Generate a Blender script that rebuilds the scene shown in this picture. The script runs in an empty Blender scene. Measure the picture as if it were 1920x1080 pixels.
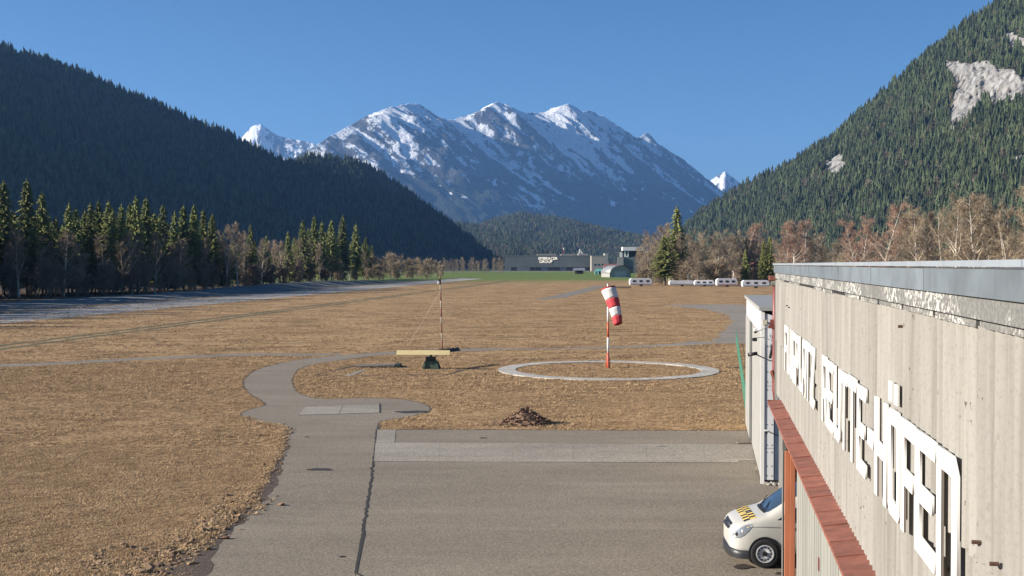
import bpy, bmesh, math, random
import numpy as np
from mathutils import Vector, Matrix
R = math.radians
SC = bpy.context.scene
COL = SC.collection

# ------------------------------------------------------------------ camera, sky, sun, exposure
F_PX, CAM_H, HORIZON = 2250.0, 7.3, 496.0
PITCH = math.atan((540 - HORIZON) / F_PX)
SUN_AZ, SUN_EL = R(262.0), R(20.5)            # azimuth clockwise from +Y (the camera looks along +Y)
cam_d = bpy.data.cameras.new('camera'); cam = bpy.data.objects.new('camera', cam_d); COL.objects.link(cam)
cam_d.sensor_width = 36; cam_d.lens = 36 * F_PX / 1920
cam_d.clip_start = 0.2; cam_d.clip_end = 60000
cam.location = (0, 0, CAM_H); cam.rotation_euler = (math.pi / 2 - PITCH, 0, 0)
SC.camera = cam
SC.render.resolution_x, SC.render.resolution_y = 1024, 576
SC.view_settings.view_transform = 'Standard'; SC.view_settings.look = 'None'
SC.view_settings.exposure = 1.32; SC.view_settings.gamma = 1.0
world = bpy.data.worlds.new('World'); SC.world = world; world.use_nodes = True
wn = world.node_tree; wn.nodes.clear()
w_out = wn.nodes.new('ShaderNodeOutputWorld'); w_bg = wn.nodes.new('ShaderNodeBackground')
w_sky = wn.nodes.new('ShaderNodeTexSky'); w_sky.sky_type = 'NISHITA'; w_sky.sun_disc = False
w_sky.sun_elevation = SUN_EL; w_sky.sun_rotation = SUN_AZ
w_sky.altitude = 2200; w_sky.air_density = 1.0; w_sky.dust_density = 0.0; w_sky.ozone_density = 4.5
w_bg.inputs['Strength'].default_value = 0.05
w_hs = wn.nodes.new('ShaderNodeHueSaturation'); w_hs.inputs['Saturation'].default_value = 1.12; w_hs.inputs['Value'].default_value = 0.86
wn.links.new(w_sky.outputs[0], w_hs.inputs['Color']); wn.links.new(w_hs.outputs[0], w_bg.inputs['Color']); wn.links.new(w_bg.outputs[0], w_out.inputs['Surface'])
sun_d = bpy.data.lights.new('sun', 'SUN'); sun = bpy.data.objects.new('sun', sun_d); COL.objects.link(sun)
sun_d.energy = 5.0; sun_d.angle = R(0.55); sun_d.color = (1.0, 0.92, 0.81)
SUN_DIR = Vector((math.sin(SUN_AZ) * math.cos(SUN_EL), math.cos(SUN_AZ) * math.cos(SUN_EL), math.sin(SUN_EL)))
sun.rotation_euler = SUN_DIR.to_track_quat('Z', 'Y').to_euler(); sun.location = (-200, 0, 300)
SC.cycles.use_denoising = True
SC.cycles.max_bounces = 5; SC.cycles.diffuse_bounces = 2; SC.cycles.glossy_bounces = 2
SC.cycles.transmission_bounces = 3; SC.cycles.volume_bounces = 0; SC.cycles.transparent_max_bounces = 6
SC.cycles.sample_clamp_indirect = 4

# ------------------------------------------------------------------ pixel <-> place (photograph is 1920x1080)
CA, SA = math.cos(PITCH), math.sin(PITCH)
def ray(px, py):
    u, v = (px - 960) / F_PX, (540 - py) / F_PX
    return Vector((u, CA + v * SA, -SA + v * CA))
def G(px, py, z=0.0):                          # ground point seen at a pixel
    d = ray(px, py); t = (z - CAM_H) / d.z
    return Vector((d.x * t, d.y * t, z))
def AT(px, py, Y):                             # point at distance Y seen at a pixel
    d = ray(px, py); t = Y / d.y
    return Vector((d.x * t, Y, CAM_H + d.z * t))
def project(p):
    x, y, z = p[..., 0], p[..., 1], p[..., 2] - CAM_H
    f = y * CA - z * SA; u = y * SA + z * CA
    return 960 + F_PX * x / f, 540 - F_PX * u / f

# ------------------------------------------------------------------ numpy noise
def vnoise(x, y, seed=0):
    r = np.random.RandomState(seed); T = r.rand(256, 256)
    xi, yi = np.floor(x).astype(int), np.floor(y).astype(int)
    fx, fy = x - xi, y - yi; fx = fx * fx * (3 - 2 * fx); fy = fy * fy * (3 - 2 * fy)
    a = T[xi % 256, yi % 256]; b = T[(xi + 1) % 256, yi % 256]
    c = T[xi % 256, (yi + 1) % 256]; d = T[(xi + 1) % 256, (yi + 1) % 256]
    return (a * (1 - fx) + b * fx) * (1 - fy) + (c * (1 - fx) + d * fx) * fy - 0.5
def fbm(x, y, o=5, seed=0, g=0.5, ridged=False):
    s = 0; a = 1.0; n = 0
    for k in range(o):
        v = vnoise(x * 2 ** k, y * 2 ** k, seed + k)
        if ridged: v = 0.5 - 2 * np.abs(v)
        s = s + a * v; n += a; a *= g
    return s / n

# ------------------------------------------------------------------ materials
class NT:
    def __init__(s, name):
        s.m = bpy.data.materials.new(name); s.m.use_nodes = True
        s.t = s.m.node_tree; s.N = s.t.nodes; s.N.clear()
        s.out = s.N.new('ShaderNodeOutputMaterial'); s.b = s.N.new('ShaderNodeBsdfPrincipled')
        s.t.links.new(s.b.outputs[0], s.out.inputs[0])
    def put(s, sock, v):
        if hasattr(v, 'is_output') or isinstance(v, bpy.types.NodeSocket): s.t.links.new(v, sock)
        else: sock.default_value = (*v, 1) if isinstance(v, tuple) and len(v) == 3 and sock.type == 'RGBA' else v
    def pos(s, kind='world'):
        if kind == 'world': return s.N.new('ShaderNodeNewGeometry').outputs['Position']
        return s.N.new('ShaderNodeTexCoord').outputs['Object']
    def mapv(s, v, scale=(1, 1, 1), rz=0.0):
        n = s.N.new('ShaderNodeMapping'); n.inputs['Scale'].default_value = scale
        n.inputs['Rotation'].default_value = (0, 0, rz); s.put(n.inputs[0], v); return n.outputs[0]
    def noise(s, v, scale, detail=4, rough=0.55, dist=0.0):
        n = s.N.new('ShaderNodeTexNoise'); n.inputs['Scale'].default_value = scale
        n.inputs['Detail'].default_value = detail; n.inputs['Roughness'].default_value = rough
        n.inputs['Distortion'].default_value = dist; s.put(n.inputs['Vector'], v); return n.outputs[0]
    def ramp(s, f, stops):
        n = s.N.new('ShaderNodeValToRGB'); e = n.color_ramp.elements
        while len(e) < len(stops): e.new(0.5)
        for k, (p, c) in enumerate(stops):
            e[k].position = p; e[k].color = (*c, 1) if isinstance(c, tuple) else (c, c, c, 1)
        s.put(n.inputs[0], f); return n.outputs[0]
    def mix(s, f, a, b, mode='MIX'):
        n = s.N.new('ShaderNodeMix'); n.data_type = 'RGBA'; n.blend_type = mode
        s.put(n.inputs[0], f); s.put(n.inputs[6], a); s.put(n.inputs[7], b); return n.outputs[2]
    def math(s, op, a, b=0.0, c=0.0):
        n = s.N.new('ShaderNodeMath'); n.operation = op
        s.put(n.inputs[0], a); s.put(n.inputs[1], b)
        if op in ('MULTIPLY_ADD', 'COMPARE'): s.put(n.inputs[2], c)
        return n.outputs[0]
    def sep(s, v):
        n = s.N.new('ShaderNodeSeparateXYZ'); s.put(n.inputs[0], v); return n.outputs
    def rng(s, f, a, b, c=0.0, d=1.0):
        n = s.N.new('ShaderNodeMapRange'); n.interpolation_type = 'SMOOTHSTEP'
        for i, v in zip((1, 2, 3, 4), (a, b, c, d)): n.inputs[i].default_value = v
        s.put(n.inputs[0], f); return n.outputs[0]
    def attr(s, name):
        n = s.N.new('ShaderNodeAttribute'); n.attribute_name = name; return n.outputs['Fac']
    def objrand(s):
        return s.N.new('ShaderNodeObjectInfo').outputs['Random']
    def bump(s, h, strength=0.3, dist=0.05):
        n = s.N.new('ShaderNodeBump'); n.inputs['Strength'].default_value = strength
        n.inputs['Distance'].default_value = dist; s.put(n.inputs['Height'], h)
        s.t.links.new(n.outputs[0], s.b.inputs['Normal'])
    def done(s, col, rough=0.8, metal=0.0, spec=None):
        s.put(s.b.inputs['Base Color'], col); s.put(s.b.inputs['Roughness'], rough)
        s.b.inputs['Metallic'].default_value = metal
        if spec is not None: s.b.inputs['Specular IOR Level'].default_value = spec
        return s.m
MATS = {}
def mat(name, c, rough=0.75, var=0.25, scale=3.0, metal=0.0, bump=0.0, kind='object', spec=None, stretch=(1, 1, 1), rnd=0.0):
    """paint, metal, wood ...: base colour broken up by two noises"""
    if name in MATS: return MATS[name]
    n = NT(name); v = n.mapv(n.pos(kind), stretch)
    a = n.noise(v, scale, 6, 0.6); f = n.ramp(a, [(0.3, 1 - var), (0.7, 1 + var * 0.6)])
    col = n.mix(1.0, c, f, 'MULTIPLY')
    if rnd:
        rr = n.rng(n.objrand(), 0, 1, 1 - rnd, 1 + rnd); col = n.mix(1.0, col, rr, 'MULTIPLY')
    if bump: n.bump(n.noise(v, scale * 4, 5, 0.6), bump, 0.03)
    MATS[name] = n.done(col, rough, metal, spec); return MATS[name]

# ------------------------------------------------------------------ mesh builder
class MB:
    def __init__(s): s.v = []; s.f = []
    def add(s, vs, fs):
        k = len(s.v); s.v.extend([tuple(p) for p in vs]); s.f.extend([tuple(i + k for i in f) for f in fs]); return s
    def box(s, x0, x1, y0, y1, z0, z1):
        return s.add([(x0, y0, z0), (x1, y0, z0), (x1, y1, z0), (x0, y1, z0), (x0, y0, z1), (x1, y0, z1), (x1, y1, z1), (x0, y1, z1)],
                     [(0, 3, 2, 1), (4, 5, 6, 7), (0, 1, 5, 4), (1, 2, 6, 5), (2, 3, 7, 6), (3, 0, 4, 7)])
    def tube(s, pts, rad, n=8, cap=True):
        pts = [Vector(p) for p in pts]
        if not hasattr(rad, '__len__'): rad = [rad] * len(pts)
        vs = []; fs = []
        for i, p in enumerate(pts):
            d = (pts[min(i + 1, len(pts) - 1)] - pts[max(i - 1, 0)]).normalized()
            u = d.cross(Vector((0.13, 0.31, 0.94)));  u = u if u.length > 0.05 else d.cross(Vector((1, 0, 0)))
            u.normalize(); w = d.cross(u)
            for k in range(n):
                a = 2 * math.pi * k / n; vs.append(p + (u * math.cos(a) + w * math.sin(a)) * rad[i])
        for i in range(len(pts) - 1):
            for k in range(n):
                a, b = i * n + k, i * n + (k + 1) % n; fs.append((a, b, b + n, a + n))
        if cap: fs.append(tuple(range(n - 1, -1, -1))); fs.append(tuple((len(pts) - 1) * n + k for k in range(n)))
        return s.add(vs, fs)
    def prism(s, poly, z0, z1):                      # polygon in xy, extruded in z
        n = len(poly)
        vs = [(p[0], p[1], z0) for p in poly] + [(p[0], p[1], z1) for p in poly]
        return s.add(vs, [tuple(range(n - 1, -1, -1)), tuple(range(n, 2 * n))] + [(k, (k + 1) % n, n + (k + 1) % n, n + k) for k in range(n)])
    def quad(s, a, b, c, d): return s.add([a, b, c, d], [(0, 1, 2, 3)])
    def xform(s, M): s.v = [tuple(M @ Vector(p)) for p in s.v]; return s
    def mesh(s, name, m, smooth=False):
        me = bpy.data.meshes.new(name); me.from_pydata(s.v, [], s.f)
        if m: me.materials.append(m)
        if smooth: me.polygons.foreach_set('use_smooth', [True] * len(me.polygons))
        me.update(); return me
    def build(s, name, m, parent=None, smooth=False, bevel=0.0):
        o = link(name, s.mesh(name, m, smooth), parent)
        if bevel:
            b = o.modifiers.new('bevel', 'BEVEL'); b.width = bevel; b.segments = 2; b.limit_method = 'ANGLE'
        return o
def link(name, data, parent=None):
    o = bpy.data.objects.new(name, data); COL.objects.link(o)
    if parent: o.parent = parent
    return o
def tag(o, label=None, cat=None, group=None, kind=None):
    if label: o['label'] = label
    if cat: o['category'] = cat
    if group: o['group'] = group
    if kind: o['kind'] = kind
    return o
def thing(name, label, cat, loc=(0, 0, 0), rz=0.0, group=None):
    o = link(name, None); o.location = loc; o.rotation_euler = (0, 0, rz); return tag(o, label, cat, group)
def copy_tree(o, parent=None):
    c = o.copy(); COL.objects.link(c); c.parent = parent
    for ch in list(o.children): copy_tree(ch, c)
    return c
def grid_mesh(name, P, m, attrs=None, smooth=True):
    nu, nv = P.shape[:2]; idx = np.arange(nu * nv).reshape(nu, nv)
    q = np.stack([idx[:-1, :-1], idx[1:, :-1], idx[1:, 1:], idx[:-1, 1:]], -1).reshape(-1, 4)
    me = bpy.data.meshes.new(name)
    me.vertices.add(nu * nv); me.vertices.foreach_set('co', P.reshape(-1).astype(np.float32))
    me.loops.add(q.size); me.loops.foreach_set('vertex_index', q.reshape(-1).astype(np.int32))
    me.polygons.add(len(q)); me.polygons.foreach_set('loop_start', np.arange(0, q.size, 4, dtype=np.int32))
    me.polygons.foreach_set('use_smooth', np.full(len(q), smooth))
    me.update(calc_edges=True)
    for k, a in (attrs or {}).items():
        at = me.attributes.new(k, 'FLOAT', 'POINT'); at.data.foreach_set('value', a.reshape(-1).astype(np.float32))
    me.materials.append(m); me.validate(); return me
def polygon_sheet(name, poly, z, m, kind='structure', parent=None):
    bm = bmesh.new(); f = bm.faces.new([bm.verts.new((p[0], p[1], z)) for p in poly])
    bm.normal_update()
    if f.normal.z < 0: f.normal_flip()
    bmesh.ops.triangulate(bm, faces=bm.faces[:]); me = bpy.data.meshes.new(name); bm.to_mesh(me); bm.free()
    me.materials.append(m); o = link(name, me, parent)
    if kind and not parent: o['kind'] = kind
    return o
def smooth_closed(pts, step=0.35, jitter=0.0, seed=1, curve=True):
    """densify an outline, with small irregularities of its edge"""
    rnd = np.random.RandomState(seed); out = []; n = len(pts)
    for i in range(n):
        p0, p1, p2, p3 = [np.array(pts[(i + k) % n][:2], float) for k in (-1, 0, 1, 2)]
        L = np.linalg.norm(p2 - p1); k = max(1, int(L / step)); k = min(k, 60)
        for j in range(k):
            t = j / k
            if curve and L < 14:
                q = 0.5 * (2 * p1 + (p2 - p0) * t + (2 * p0 - 5 * p1 + 4 * p2 - p3) * t * t + (3 * p1 - p0 - 3 * p2 + p3) * t ** 3)
            else: q = p1 + (p2 - p1) * t
            out.append(q + rnd.randn(2) * jitter)
    return out
def in_poly(x, y, poly):
    p = np.array([q[:2] for q in poly]); r = np.zeros(x.shape, bool); j = len(p) - 1
    for i in range(len(p)):
        c = ((p[i, 1] > y) != (p[j, 1] > y)) & (x < (p[j, 0] - p[i, 0]) * (y - p[i, 1]) / (p[j, 1] - p[i, 1] + 1e-12) + p[i, 0])
        r ^= c; j = i
    return r
def strip(pts, w):                                # ribbon polygon along a polyline
    a, b = [], []
    for i, p in enumerate(pts):
        p = Vector(p[:2]); d = (Vector(pts[min(i + 1, len(pts) - 1)][:2]) - Vector(pts[max(i - 1, 0)][:2])).normalized()
        n = Vector((-d.y, d.x)); ww = w[i] if hasattr(w, '__len__') else w
        a.append(p + n * ww / 2); b.append(p - n * ww / 2)
    return a + b[::-1]

# geometry-node scatter: points carry scale, turn and variant
def scatter(name, pts, scl, rot, var, protos, label, cat):
    me = bpy.data.meshes.new(name); me.vertices.add(len(pts)); me.vertices.foreach_set('co', np.asarray(pts, np.float32).reshape(-1))
    for k, a in (('s', scl), ('r', rot), ('k', var)):
        at = me.attributes.new(k, 'FLOAT', 'POINT'); at.data.foreach_set('value', np.asarray(a, np.float32))
    o = link(name, me); tag(o, label, cat, kind='stuff')
    g = bpy.data.node_groups.new(name, 'GeometryNodeTree')
    g.interface.new_socket('Geometry', in_out='INPUT', socket_type='NodeSocketGeometry')
    g.interface.new_socket('Geometry', in_out='OUTPUT', socket_type='NodeSocketGeometry')
    gi = g.nodes.new('NodeGroupInput'); go = g.nodes.new('NodeGroupOutput'); jn = g.nodes.new('GeometryNodeJoinGeometry')
    def named(k):
        n = g.nodes.new('GeometryNodeInputNamedAttribute'); n.data_type = 'FLOAT'; n.inputs['Name'].default_value = k; return n.outputs[0]
    cr = g.nodes.new('ShaderNodeCombineXYZ'); g.links.new(named('r'), cr.inputs[2])
    for i, p in enumerate(protos):
        cmpn = g.nodes.new('FunctionNodeCompare'); cmpn.data_type = 'FLOAT'; cmpn.operation = 'EQUAL'
        g.links.new(named('k'), cmpn.inputs[0]); cmpn.inputs[1].default_value = i; cmpn.inputs['Epsilon'].default_value = 0.1
        oi = g.nodes.new('GeometryNodeObjectInfo'); oi.inputs['Object'].default_value = p; oi.inputs['As Instance'].default_value = True
        ip = g.nodes.new('GeometryNodeInstanceOnPoints')
        g.links.new(gi.outputs[0], ip.inputs['Points']); g.links.new(cmpn.outputs[0], ip.inputs['Selection'])
        g.links.new(oi.outputs['Geometry'], ip.inputs['Instance']); g.links.new(cr.outputs[0], ip.inputs['Rotation'])
        g.links.new(named('s'), ip.inputs['Scale']); g.links.new(ip.outputs[0], jn.inputs[0])
    g.links.new(jn.outputs[0], go.inputs[0])
    md = o.modifiers.new('scatter', 'NODES'); md.node_group = g
    return o
def proto(name, me):                               # source shape for a scatter, not part of the scene itself
    return bpy.data.objects.new(name, me)

# ================================================================== GROUND AND PAVING
def ground_material():
    n = NT('winter_grass_ground'); p = n.pos(); x, y, z = n.sep(p)
    big = n.noise(n.mapv(p, (0.6, 1.6, 1)), 0.045, 5, 0.6)
    mid = n.noise(n.mapv(p, (0.5, 1.3, 1)), 0.55, 6, 0.65)
    streak = n.noise(n.mapv(p, (0.55, 1.0, 1), R(-6)), 0.30, 5, 0.6, 0.8)
    fine = n.noise(p, 9.0, 6, 0.75)
    straw = n.mix(n.ramp(big, [(0.35, 0.0), (0.66, 1.0)]), (0.43, 0.288, 0.148), (0.33, 0.210, 0.104))
    straw = n.mix(n.ramp(mid, [(0.42, 0.0), (0.66, 0.75)]), straw, (0.50, 0.34, 0.19))
    straw = n.mix(n.ramp(streak, [(0.47, 0.0), (0.64, 0.85)]), straw, (0.165, 0.102, 0.052))
    spots = n.noise(n.mapv(p, (0.45, 1.1, 1)), 0.9, 5, 0.7)
    straw = n.mix(n.ramp(spots, [(0.60, 0.0), (0.74, 0.7)]), straw, (0.105, 0.070, 0.040))
    patch = n.noise(p, 0.13, 5, 0.65, 0.5)
    straw = n.mix(n.ramp(patch, [(0.52, 0.0), (0.68, 0.6)]), straw, (0.20, 0.125, 0.062))
    olive = n.ramp(n.noise(n.mapv(p, (0.4, 1.0, 1)), 0.12, 4, 0.6), [(0.58, 0.0), (0.74, 0.5)])
    straw = n.mix(olive, straw, (0.13, 0.115, 0.045))
    straw = n.mix(n.ramp(fine, [(0.3, 0.45), (0.55, 0.0)]), straw, (0.13, 0.082, 0.045))
    # runway-side lateral coordinate
    lat = n.math('SUBTRACT', x, n.math('MULTIPLY', y, 0.102))
    wob = n.math('MULTIPLY', n.math('SUBTRACT', big, 0.5), 14.0)
    latw = n.math('ADD', lat, wob)
    frost = n.rng(latw, -98.0, -92.0, 1.0, 0.0)
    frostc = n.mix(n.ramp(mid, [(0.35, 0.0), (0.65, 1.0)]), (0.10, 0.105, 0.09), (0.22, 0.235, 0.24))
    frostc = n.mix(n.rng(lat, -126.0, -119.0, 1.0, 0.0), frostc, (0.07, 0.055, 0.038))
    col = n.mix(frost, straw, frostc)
    yw = n.math('ADD', y, n.math('MULTIPLY', n.math('SUBTRACT', n.noise(p, 0.02, 4), 0.5), 170.0))
    yw = n.math('ADD', yw, n.math('MULTIPLY', x, -0.35))
    green = n.rng(yw, 440, 610)
    gcol = n.mix(n.ramp(mid, [(0.3, 0.0), (0.7, 1.0)]), (0.10, 0.155, 0.038), (0.155, 0.19, 0.06))
    col = n.mix(green, col, gcol)
    far = n.rng(y, 1260, 1300)
    col = n.mix(far, col, (0.06, 0.065, 0.035))
    h = n.math('ADD', n.math('MULTIPLY', fine, 0.5), n.math('MULTIPLY', mid, 1.5))
    n.bump(h, 0.75, 0.07)
    return n.done(col, 0.95, 0, 0.1)
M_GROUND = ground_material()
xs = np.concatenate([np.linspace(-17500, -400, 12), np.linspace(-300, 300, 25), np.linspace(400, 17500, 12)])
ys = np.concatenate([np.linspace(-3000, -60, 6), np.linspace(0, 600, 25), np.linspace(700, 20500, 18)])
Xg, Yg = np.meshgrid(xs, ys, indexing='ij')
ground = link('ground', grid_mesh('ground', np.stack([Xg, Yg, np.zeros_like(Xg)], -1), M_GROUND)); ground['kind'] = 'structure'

def asphalt_material(name, c0, c1, crack=True, fine=15.0):
    n = NT(name); p = n.pos()
    big = n.noise(n.mapv(p, (0.35, 1, 1), R(8)), 0.35, 6, 0.65, 0.4); mid = n.noise(p, 1.7, 5, 0.6); sp = n.noise(p, fine, 3, 0.8)
    stn = n.noise(n.mapv(p, (0.12, 1, 1), R(-4)), 0.8, 4, 0.6)
    col = n.mix(n.ramp(big, [(0.3, 0.0), (0.72, 1.0)]), c0, c1)
    col = n.mix(n.ramp(mid, [(0.5, 0.0), (0.8, 0.35)]), col, tuple(k * 0.62 for k in c0))
    col = n.mix(n.ramp(stn, [(0.56, 0.0), (0.72, 0.4)]), col, tuple(k * 1.3 for k in c1))
    col = n.mix(n.ramp(sp, [(0.30, 0.8), (0.5, 0.0), (0.75, 0.0)]), col, tuple(k * 0.45 for k in c0))
    col = n.mix(n.ramp(sp, [(0.52, 0.0), (0.72, 0.75)]), col, tuple(k * 1.7 for k in c1))
    n.bump(n.math('ADD', sp, mid), 0.35, 0.012)
    return n.done(col, 0.9, 0, 0.25)
M_ASPH = asphalt_material('worn_asphalt', (0.182, 0.152, 0.114), (0.262, 0.223, 0.170))
M_ASPH2 = asphalt_material('grey_path_asphalt', (0.175, 0.153, 0.122), (0.25, 0.222, 0.182))
M_RUNWAY = asphalt_material('pale_runway_asphalt', (0.31, 0.285, 0.255), (0.41, 0.38, 0.34), fine=8)
M_CONC = asphalt_material('weathered_concrete', (0.215, 0.190, 0.152), (0.355, 0.318, 0.262), fine=16)
M_RING = asphalt_material('pale_ring_concrete', (0.36, 0.335, 0.29), (0.50, 0.47, 0.415), fine=10)
M_GRAVEL = asphalt_material('grey_gravel', (0.20, 0.172, 0.138), (0.31, 0.272, 0.225), fine=5)
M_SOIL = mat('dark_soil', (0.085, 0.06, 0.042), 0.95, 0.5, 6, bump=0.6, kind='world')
M_JOINT = mat('dark_joint', (0.028, 0.025, 0.022), 0.95, 0.4, 5, kind='world')
M_OIL = mat('oil_stain', (0.05, 0.038, 0.03), 0.7, 0.3, 5, kind='world')

# paving outlines: points on the ground, read off the photograph
path_px = [(370, 1080), (405, 1022), (440, 985), (482, 950), (508, 905), (524, 868), (536, 832), (537, 800), (522, 795), (490, 791), (463, 784), (454, 776),
           (470, 768), (499, 760), (490, 750), (470, 738), (458, 722), (462, 708), (482, 694), (522, 682), (582, 672), (655, 665), (740, 659), (830, 655), (930, 653),
           (930, 657), (830, 660), (742, 664), (680, 670), (600, 681), (562, 691), (549, 705), (548, 719), (556, 735), (580, 745), (610, 748.5), (700, 747),
           (760, 750), (790, 757), (805, 765), (796, 774), (752, 784), (714, 790), (708, 803), (700, 866), (690, 940), (678, 1010), (667, 1075), (660, 1140)]
path_poly = [G(*p) for p in path_px] + [G(300, 1140)]
path_out = smooth_closed(path_poly, 0.5, 0.025, 3)
asphalt_path = polygon_sheet('asphalt_path', path_out, 0.012, M_ASPH)
def grow(poly, d, seed):
    P = np.array([p[:2] for p in smooth_closed(poly, 0.5, 0.0)]); nx = np.roll(P, -2, 0) - np.roll(P, 2, 0); nx /= np.linalg.norm(nx, axis=1)[:, None] + 1e-9
    A = 0.5 * np.sum(P[:, 0] * np.roll(P[:, 1], -1) - np.roll(P[:, 0], -1) * P[:, 1]); nr = np.stack([nx[:, 1], -nx[:, 0]], 1) * (1 if A > 0 else -1)
    w = d * (0.75 + 1.2 * np.abs(fbm(np.arange(len(P)) / 5.0, np.zeros(len(P)), 3, seed))); return [Vector((*q, 0)) for q in P + nr * w[:, None]]
shade_lip_out = grow(path_poly, 0.13, 5)
apron_px = [(707.5, 806), (1000, 807), (1230, 808), (1405, 808), (1416, 850)]
apron_poly = [G(*p) for p in apron_px] + [Vector((26, 34.5, 0)), Vector((22, 8, 0)), Vector((3, 8, 0))] + [G(660, 1140), G(667.5, 1075), G(678.5, 1010), G(690.5, 940), G(700.5, 866)]
apron_out = smooth_closed(apron_poly, 0.5, 0.012, 4, curve=False)
apron = polygon_sheet('asphalt_apron', apron_out, 0.012, M_ASPH)
joint_px = [(707, 803), (702, 850), (697, 890), (690, 940), (683, 985), (678, 1010), (672, 1050), (667, 1075)]
jl = smooth_closed([G(*p) for p in joint_px], 0.3, 0.02, 5, curve=False)
jl = [p for p in jl][: int(len(jl) * 0.5)]
polygon_sheet('paving_joint', strip(jl + [np.array(G(667, 1075)[:2]), np.array(G(700, 1092)[:2])], [0.05 + 0.05 * abs(math.sin(k * 1.7)) for k in range(len(jl) + 2)]), 0.020, M_JOINT)
# concrete slabs laid across the apron: one piece each
slab_strip = link('concrete_strip', None); slab_strip['kind'] = 'structure'
A0, A1, B0, B1 = G(704, 831), G(1419, 834.5), G(701, 866), G(1425, 868.5)
cuts = [0, 0.17, 0.36, 0.52, 0.71, 0.86, 1.0]
for i in range(6):
    t0, t1 = cuts[i] + 0.00025, cuts[i + 1] - 0.00025
    mb = MB(); mb.prism([B0.lerp(B1, t0), B0.lerp(B1, t1), A0.lerp(A1, t1), A0.lerp(A1, t0)], 0.002, 0.024 + 0.002 * (i % 3))
    mb.build('concrete_slab', M_CONC, slab_strip)
polygon_sheet('slab_joint', strip([B0, B0.lerp(B1, 0.3) + Vector((0, 0.03, 0)), B0.lerp(B1, 0.6), B1], 0.05), 0.018, M_JOINT)
polygon_sheet('slab_joint', strip([A0, A0.lerp(A1, 0.3), A0.lerp(A1, 0.6) + Vector((0, 0.03, 0)), A1], 0.04), 0.018, M_JOINT)
E0, E1 = G(708, 806), G(1404, 809)
mb = MB(); mb.prism([A0 + Vector((0.02, 0.07, 0)), A0.lerp(A1, 0.05) + Vector((0, 0.07, 0)), E0.lerp(E1, 0.05), E0], 0.002, 0.021); mb.build('concrete_slab', M_CONC, slab_strip)
slab = link('concrete_plate', None); slab['kind'] = 'structure'
q = [G(560, 779), G(711, 774.5), G(711, 757.5), G(573, 764)]
for t0, t1 in ((0, 0.497), (0.503, 1)):
    MB().prism([q[0].lerp(q[1], t0), q[0].lerp(q[1], t1), q[3].lerp(q[2], t1), q[3].lerp(q[2], t0)], 0.002, 0.026).build('concrete_slab', M_CONC, slab)
polygon_sheet('slab_joint', strip([q[1] + Vector((0.05, 0, 0)), q[2] + Vector((0.05, 0, 0))], 0.07), 0.02, M_JOINT)
polygon_sheet('slab_joint', strip([q[3] + Vector((0, 0.04, 0)), q[3].lerp(q[2], 0.5) + Vector((0, 0.02, 0)), q[2] + Vector((0, 0.05, 0))], 0.06), 0.02, M_JOINT)
polygon_sheet('slab_joint', strip([q[0] - Vector((0, 0.04, 0)), q[0].lerp(q[1], 0.5) - Vector((0, 0.02, 0)), q[1] - Vector((0, 0.05, 0))], 0.06), 0.02, M_JOINT)
# ring round the windsock
ring_c = (G(935, 694) + G(1348, 696)) / 2; ring_c.y = (G(1140, 714).y + G(1140, 678).y) / 2
RO = (G(1348, 695).x - G(935, 695).x) / 2
ringm = link('concrete_ring', None); ringm.location = ring_c; ringm['kind'] = 'structure'
for k in range(24):
    a0, a1 = 2 * math.pi * (k + 0.01) / 24, 2 * math.pi * (k + 0.99) / 24
    aa = [a0 + (a1 - a0) * j / 4 for j in range(5)]
    poly = [(RO * math.cos(a), RO * math.sin(a)) for a in aa] + [((RO - 1.2) * math.cos(a), (RO - 1.2) * math.sin(a)) for a in aa[::-1]]
    MB().prism(poly, -0.01, 0.06 + 0.006 * (k % 3)).build('ring_slab', M_RING, ringm)
# field tracks, runway, gravel
BARE = []
def px_strip(name, pts, w, z, m, seed=0, jit=0.0):
    P = [G(*p) for p in pts]; out = smooth_closed(strip(P, w), 3.0, jit, seed, curve=False); BARE.append(out)
    return polygon_sheet(name, out, z, m)
px_strip('field_path', [(-60, 690), (0, 686), (120, 681), (240, 674), (360, 669), (480, 664), (560, 665), (640, 664)], [2.2, 2.2, 2.4, 2.1, 2.6, 2.4, 2.2, 1.6], 0.008, M_ASPH2, 7, 0.12)
px_strip('field_path', [(925, 655), (1030, 654), (1140, 652), (1220, 649), (1290, 645), (1335, 641)], [1.6, 1.3, 1.5, 1.8, 2.5, 4.0], 0.008, M_GRAVEL, 8, 0.12)
px_strip('taxi_strip', [(1008, 562), (1040, 558.5), (1070, 551), (1100, 543.5), (1128, 536)], [2.0, 4.5, 4.5, 4.5, 5], 0.008, M_ASPH2, 9, 0.2)
def lateral(q, Y): return Vector((q + 0.102 * Y, Y, 0))
runway = polygon_sheet('runway', smooth_closed([lateral(-78, 120), lateral(-78, 620), lateral(-93, 640), lateral(-93, 120)], 8, 0.15, 10, curve=False), 0.012, M_RUNWAY)
M_TRACK = mat('green_wheel_track', (0.07, 0.068, 0.02), 0.95, 0.35, 0.8, kind='world')
for dq in (-56.8, -54.6):
    polygon_sheet('wheel_track', smooth_closed(strip([lateral(dq, Y) for Y in range(90, 560, 40)], 1.05), 4, 0.12, 11, curve=False), 0.006, M_TRACK)
grav_px = [(1330, 642), (1360, 620), (1372, 605), (1368, 592), (1330, 581), (1250, 573), (1330, 571), (1400, 573), (1420, 600), (1415, 640), (1385, 643)]
gravel_poly = smooth_closed([G(*p) for p in grav_px], 1.2, 0.25, 12)
polygon_sheet('gravel_yard', gravel_poly, 0.010, M_GRAVEL)
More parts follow.
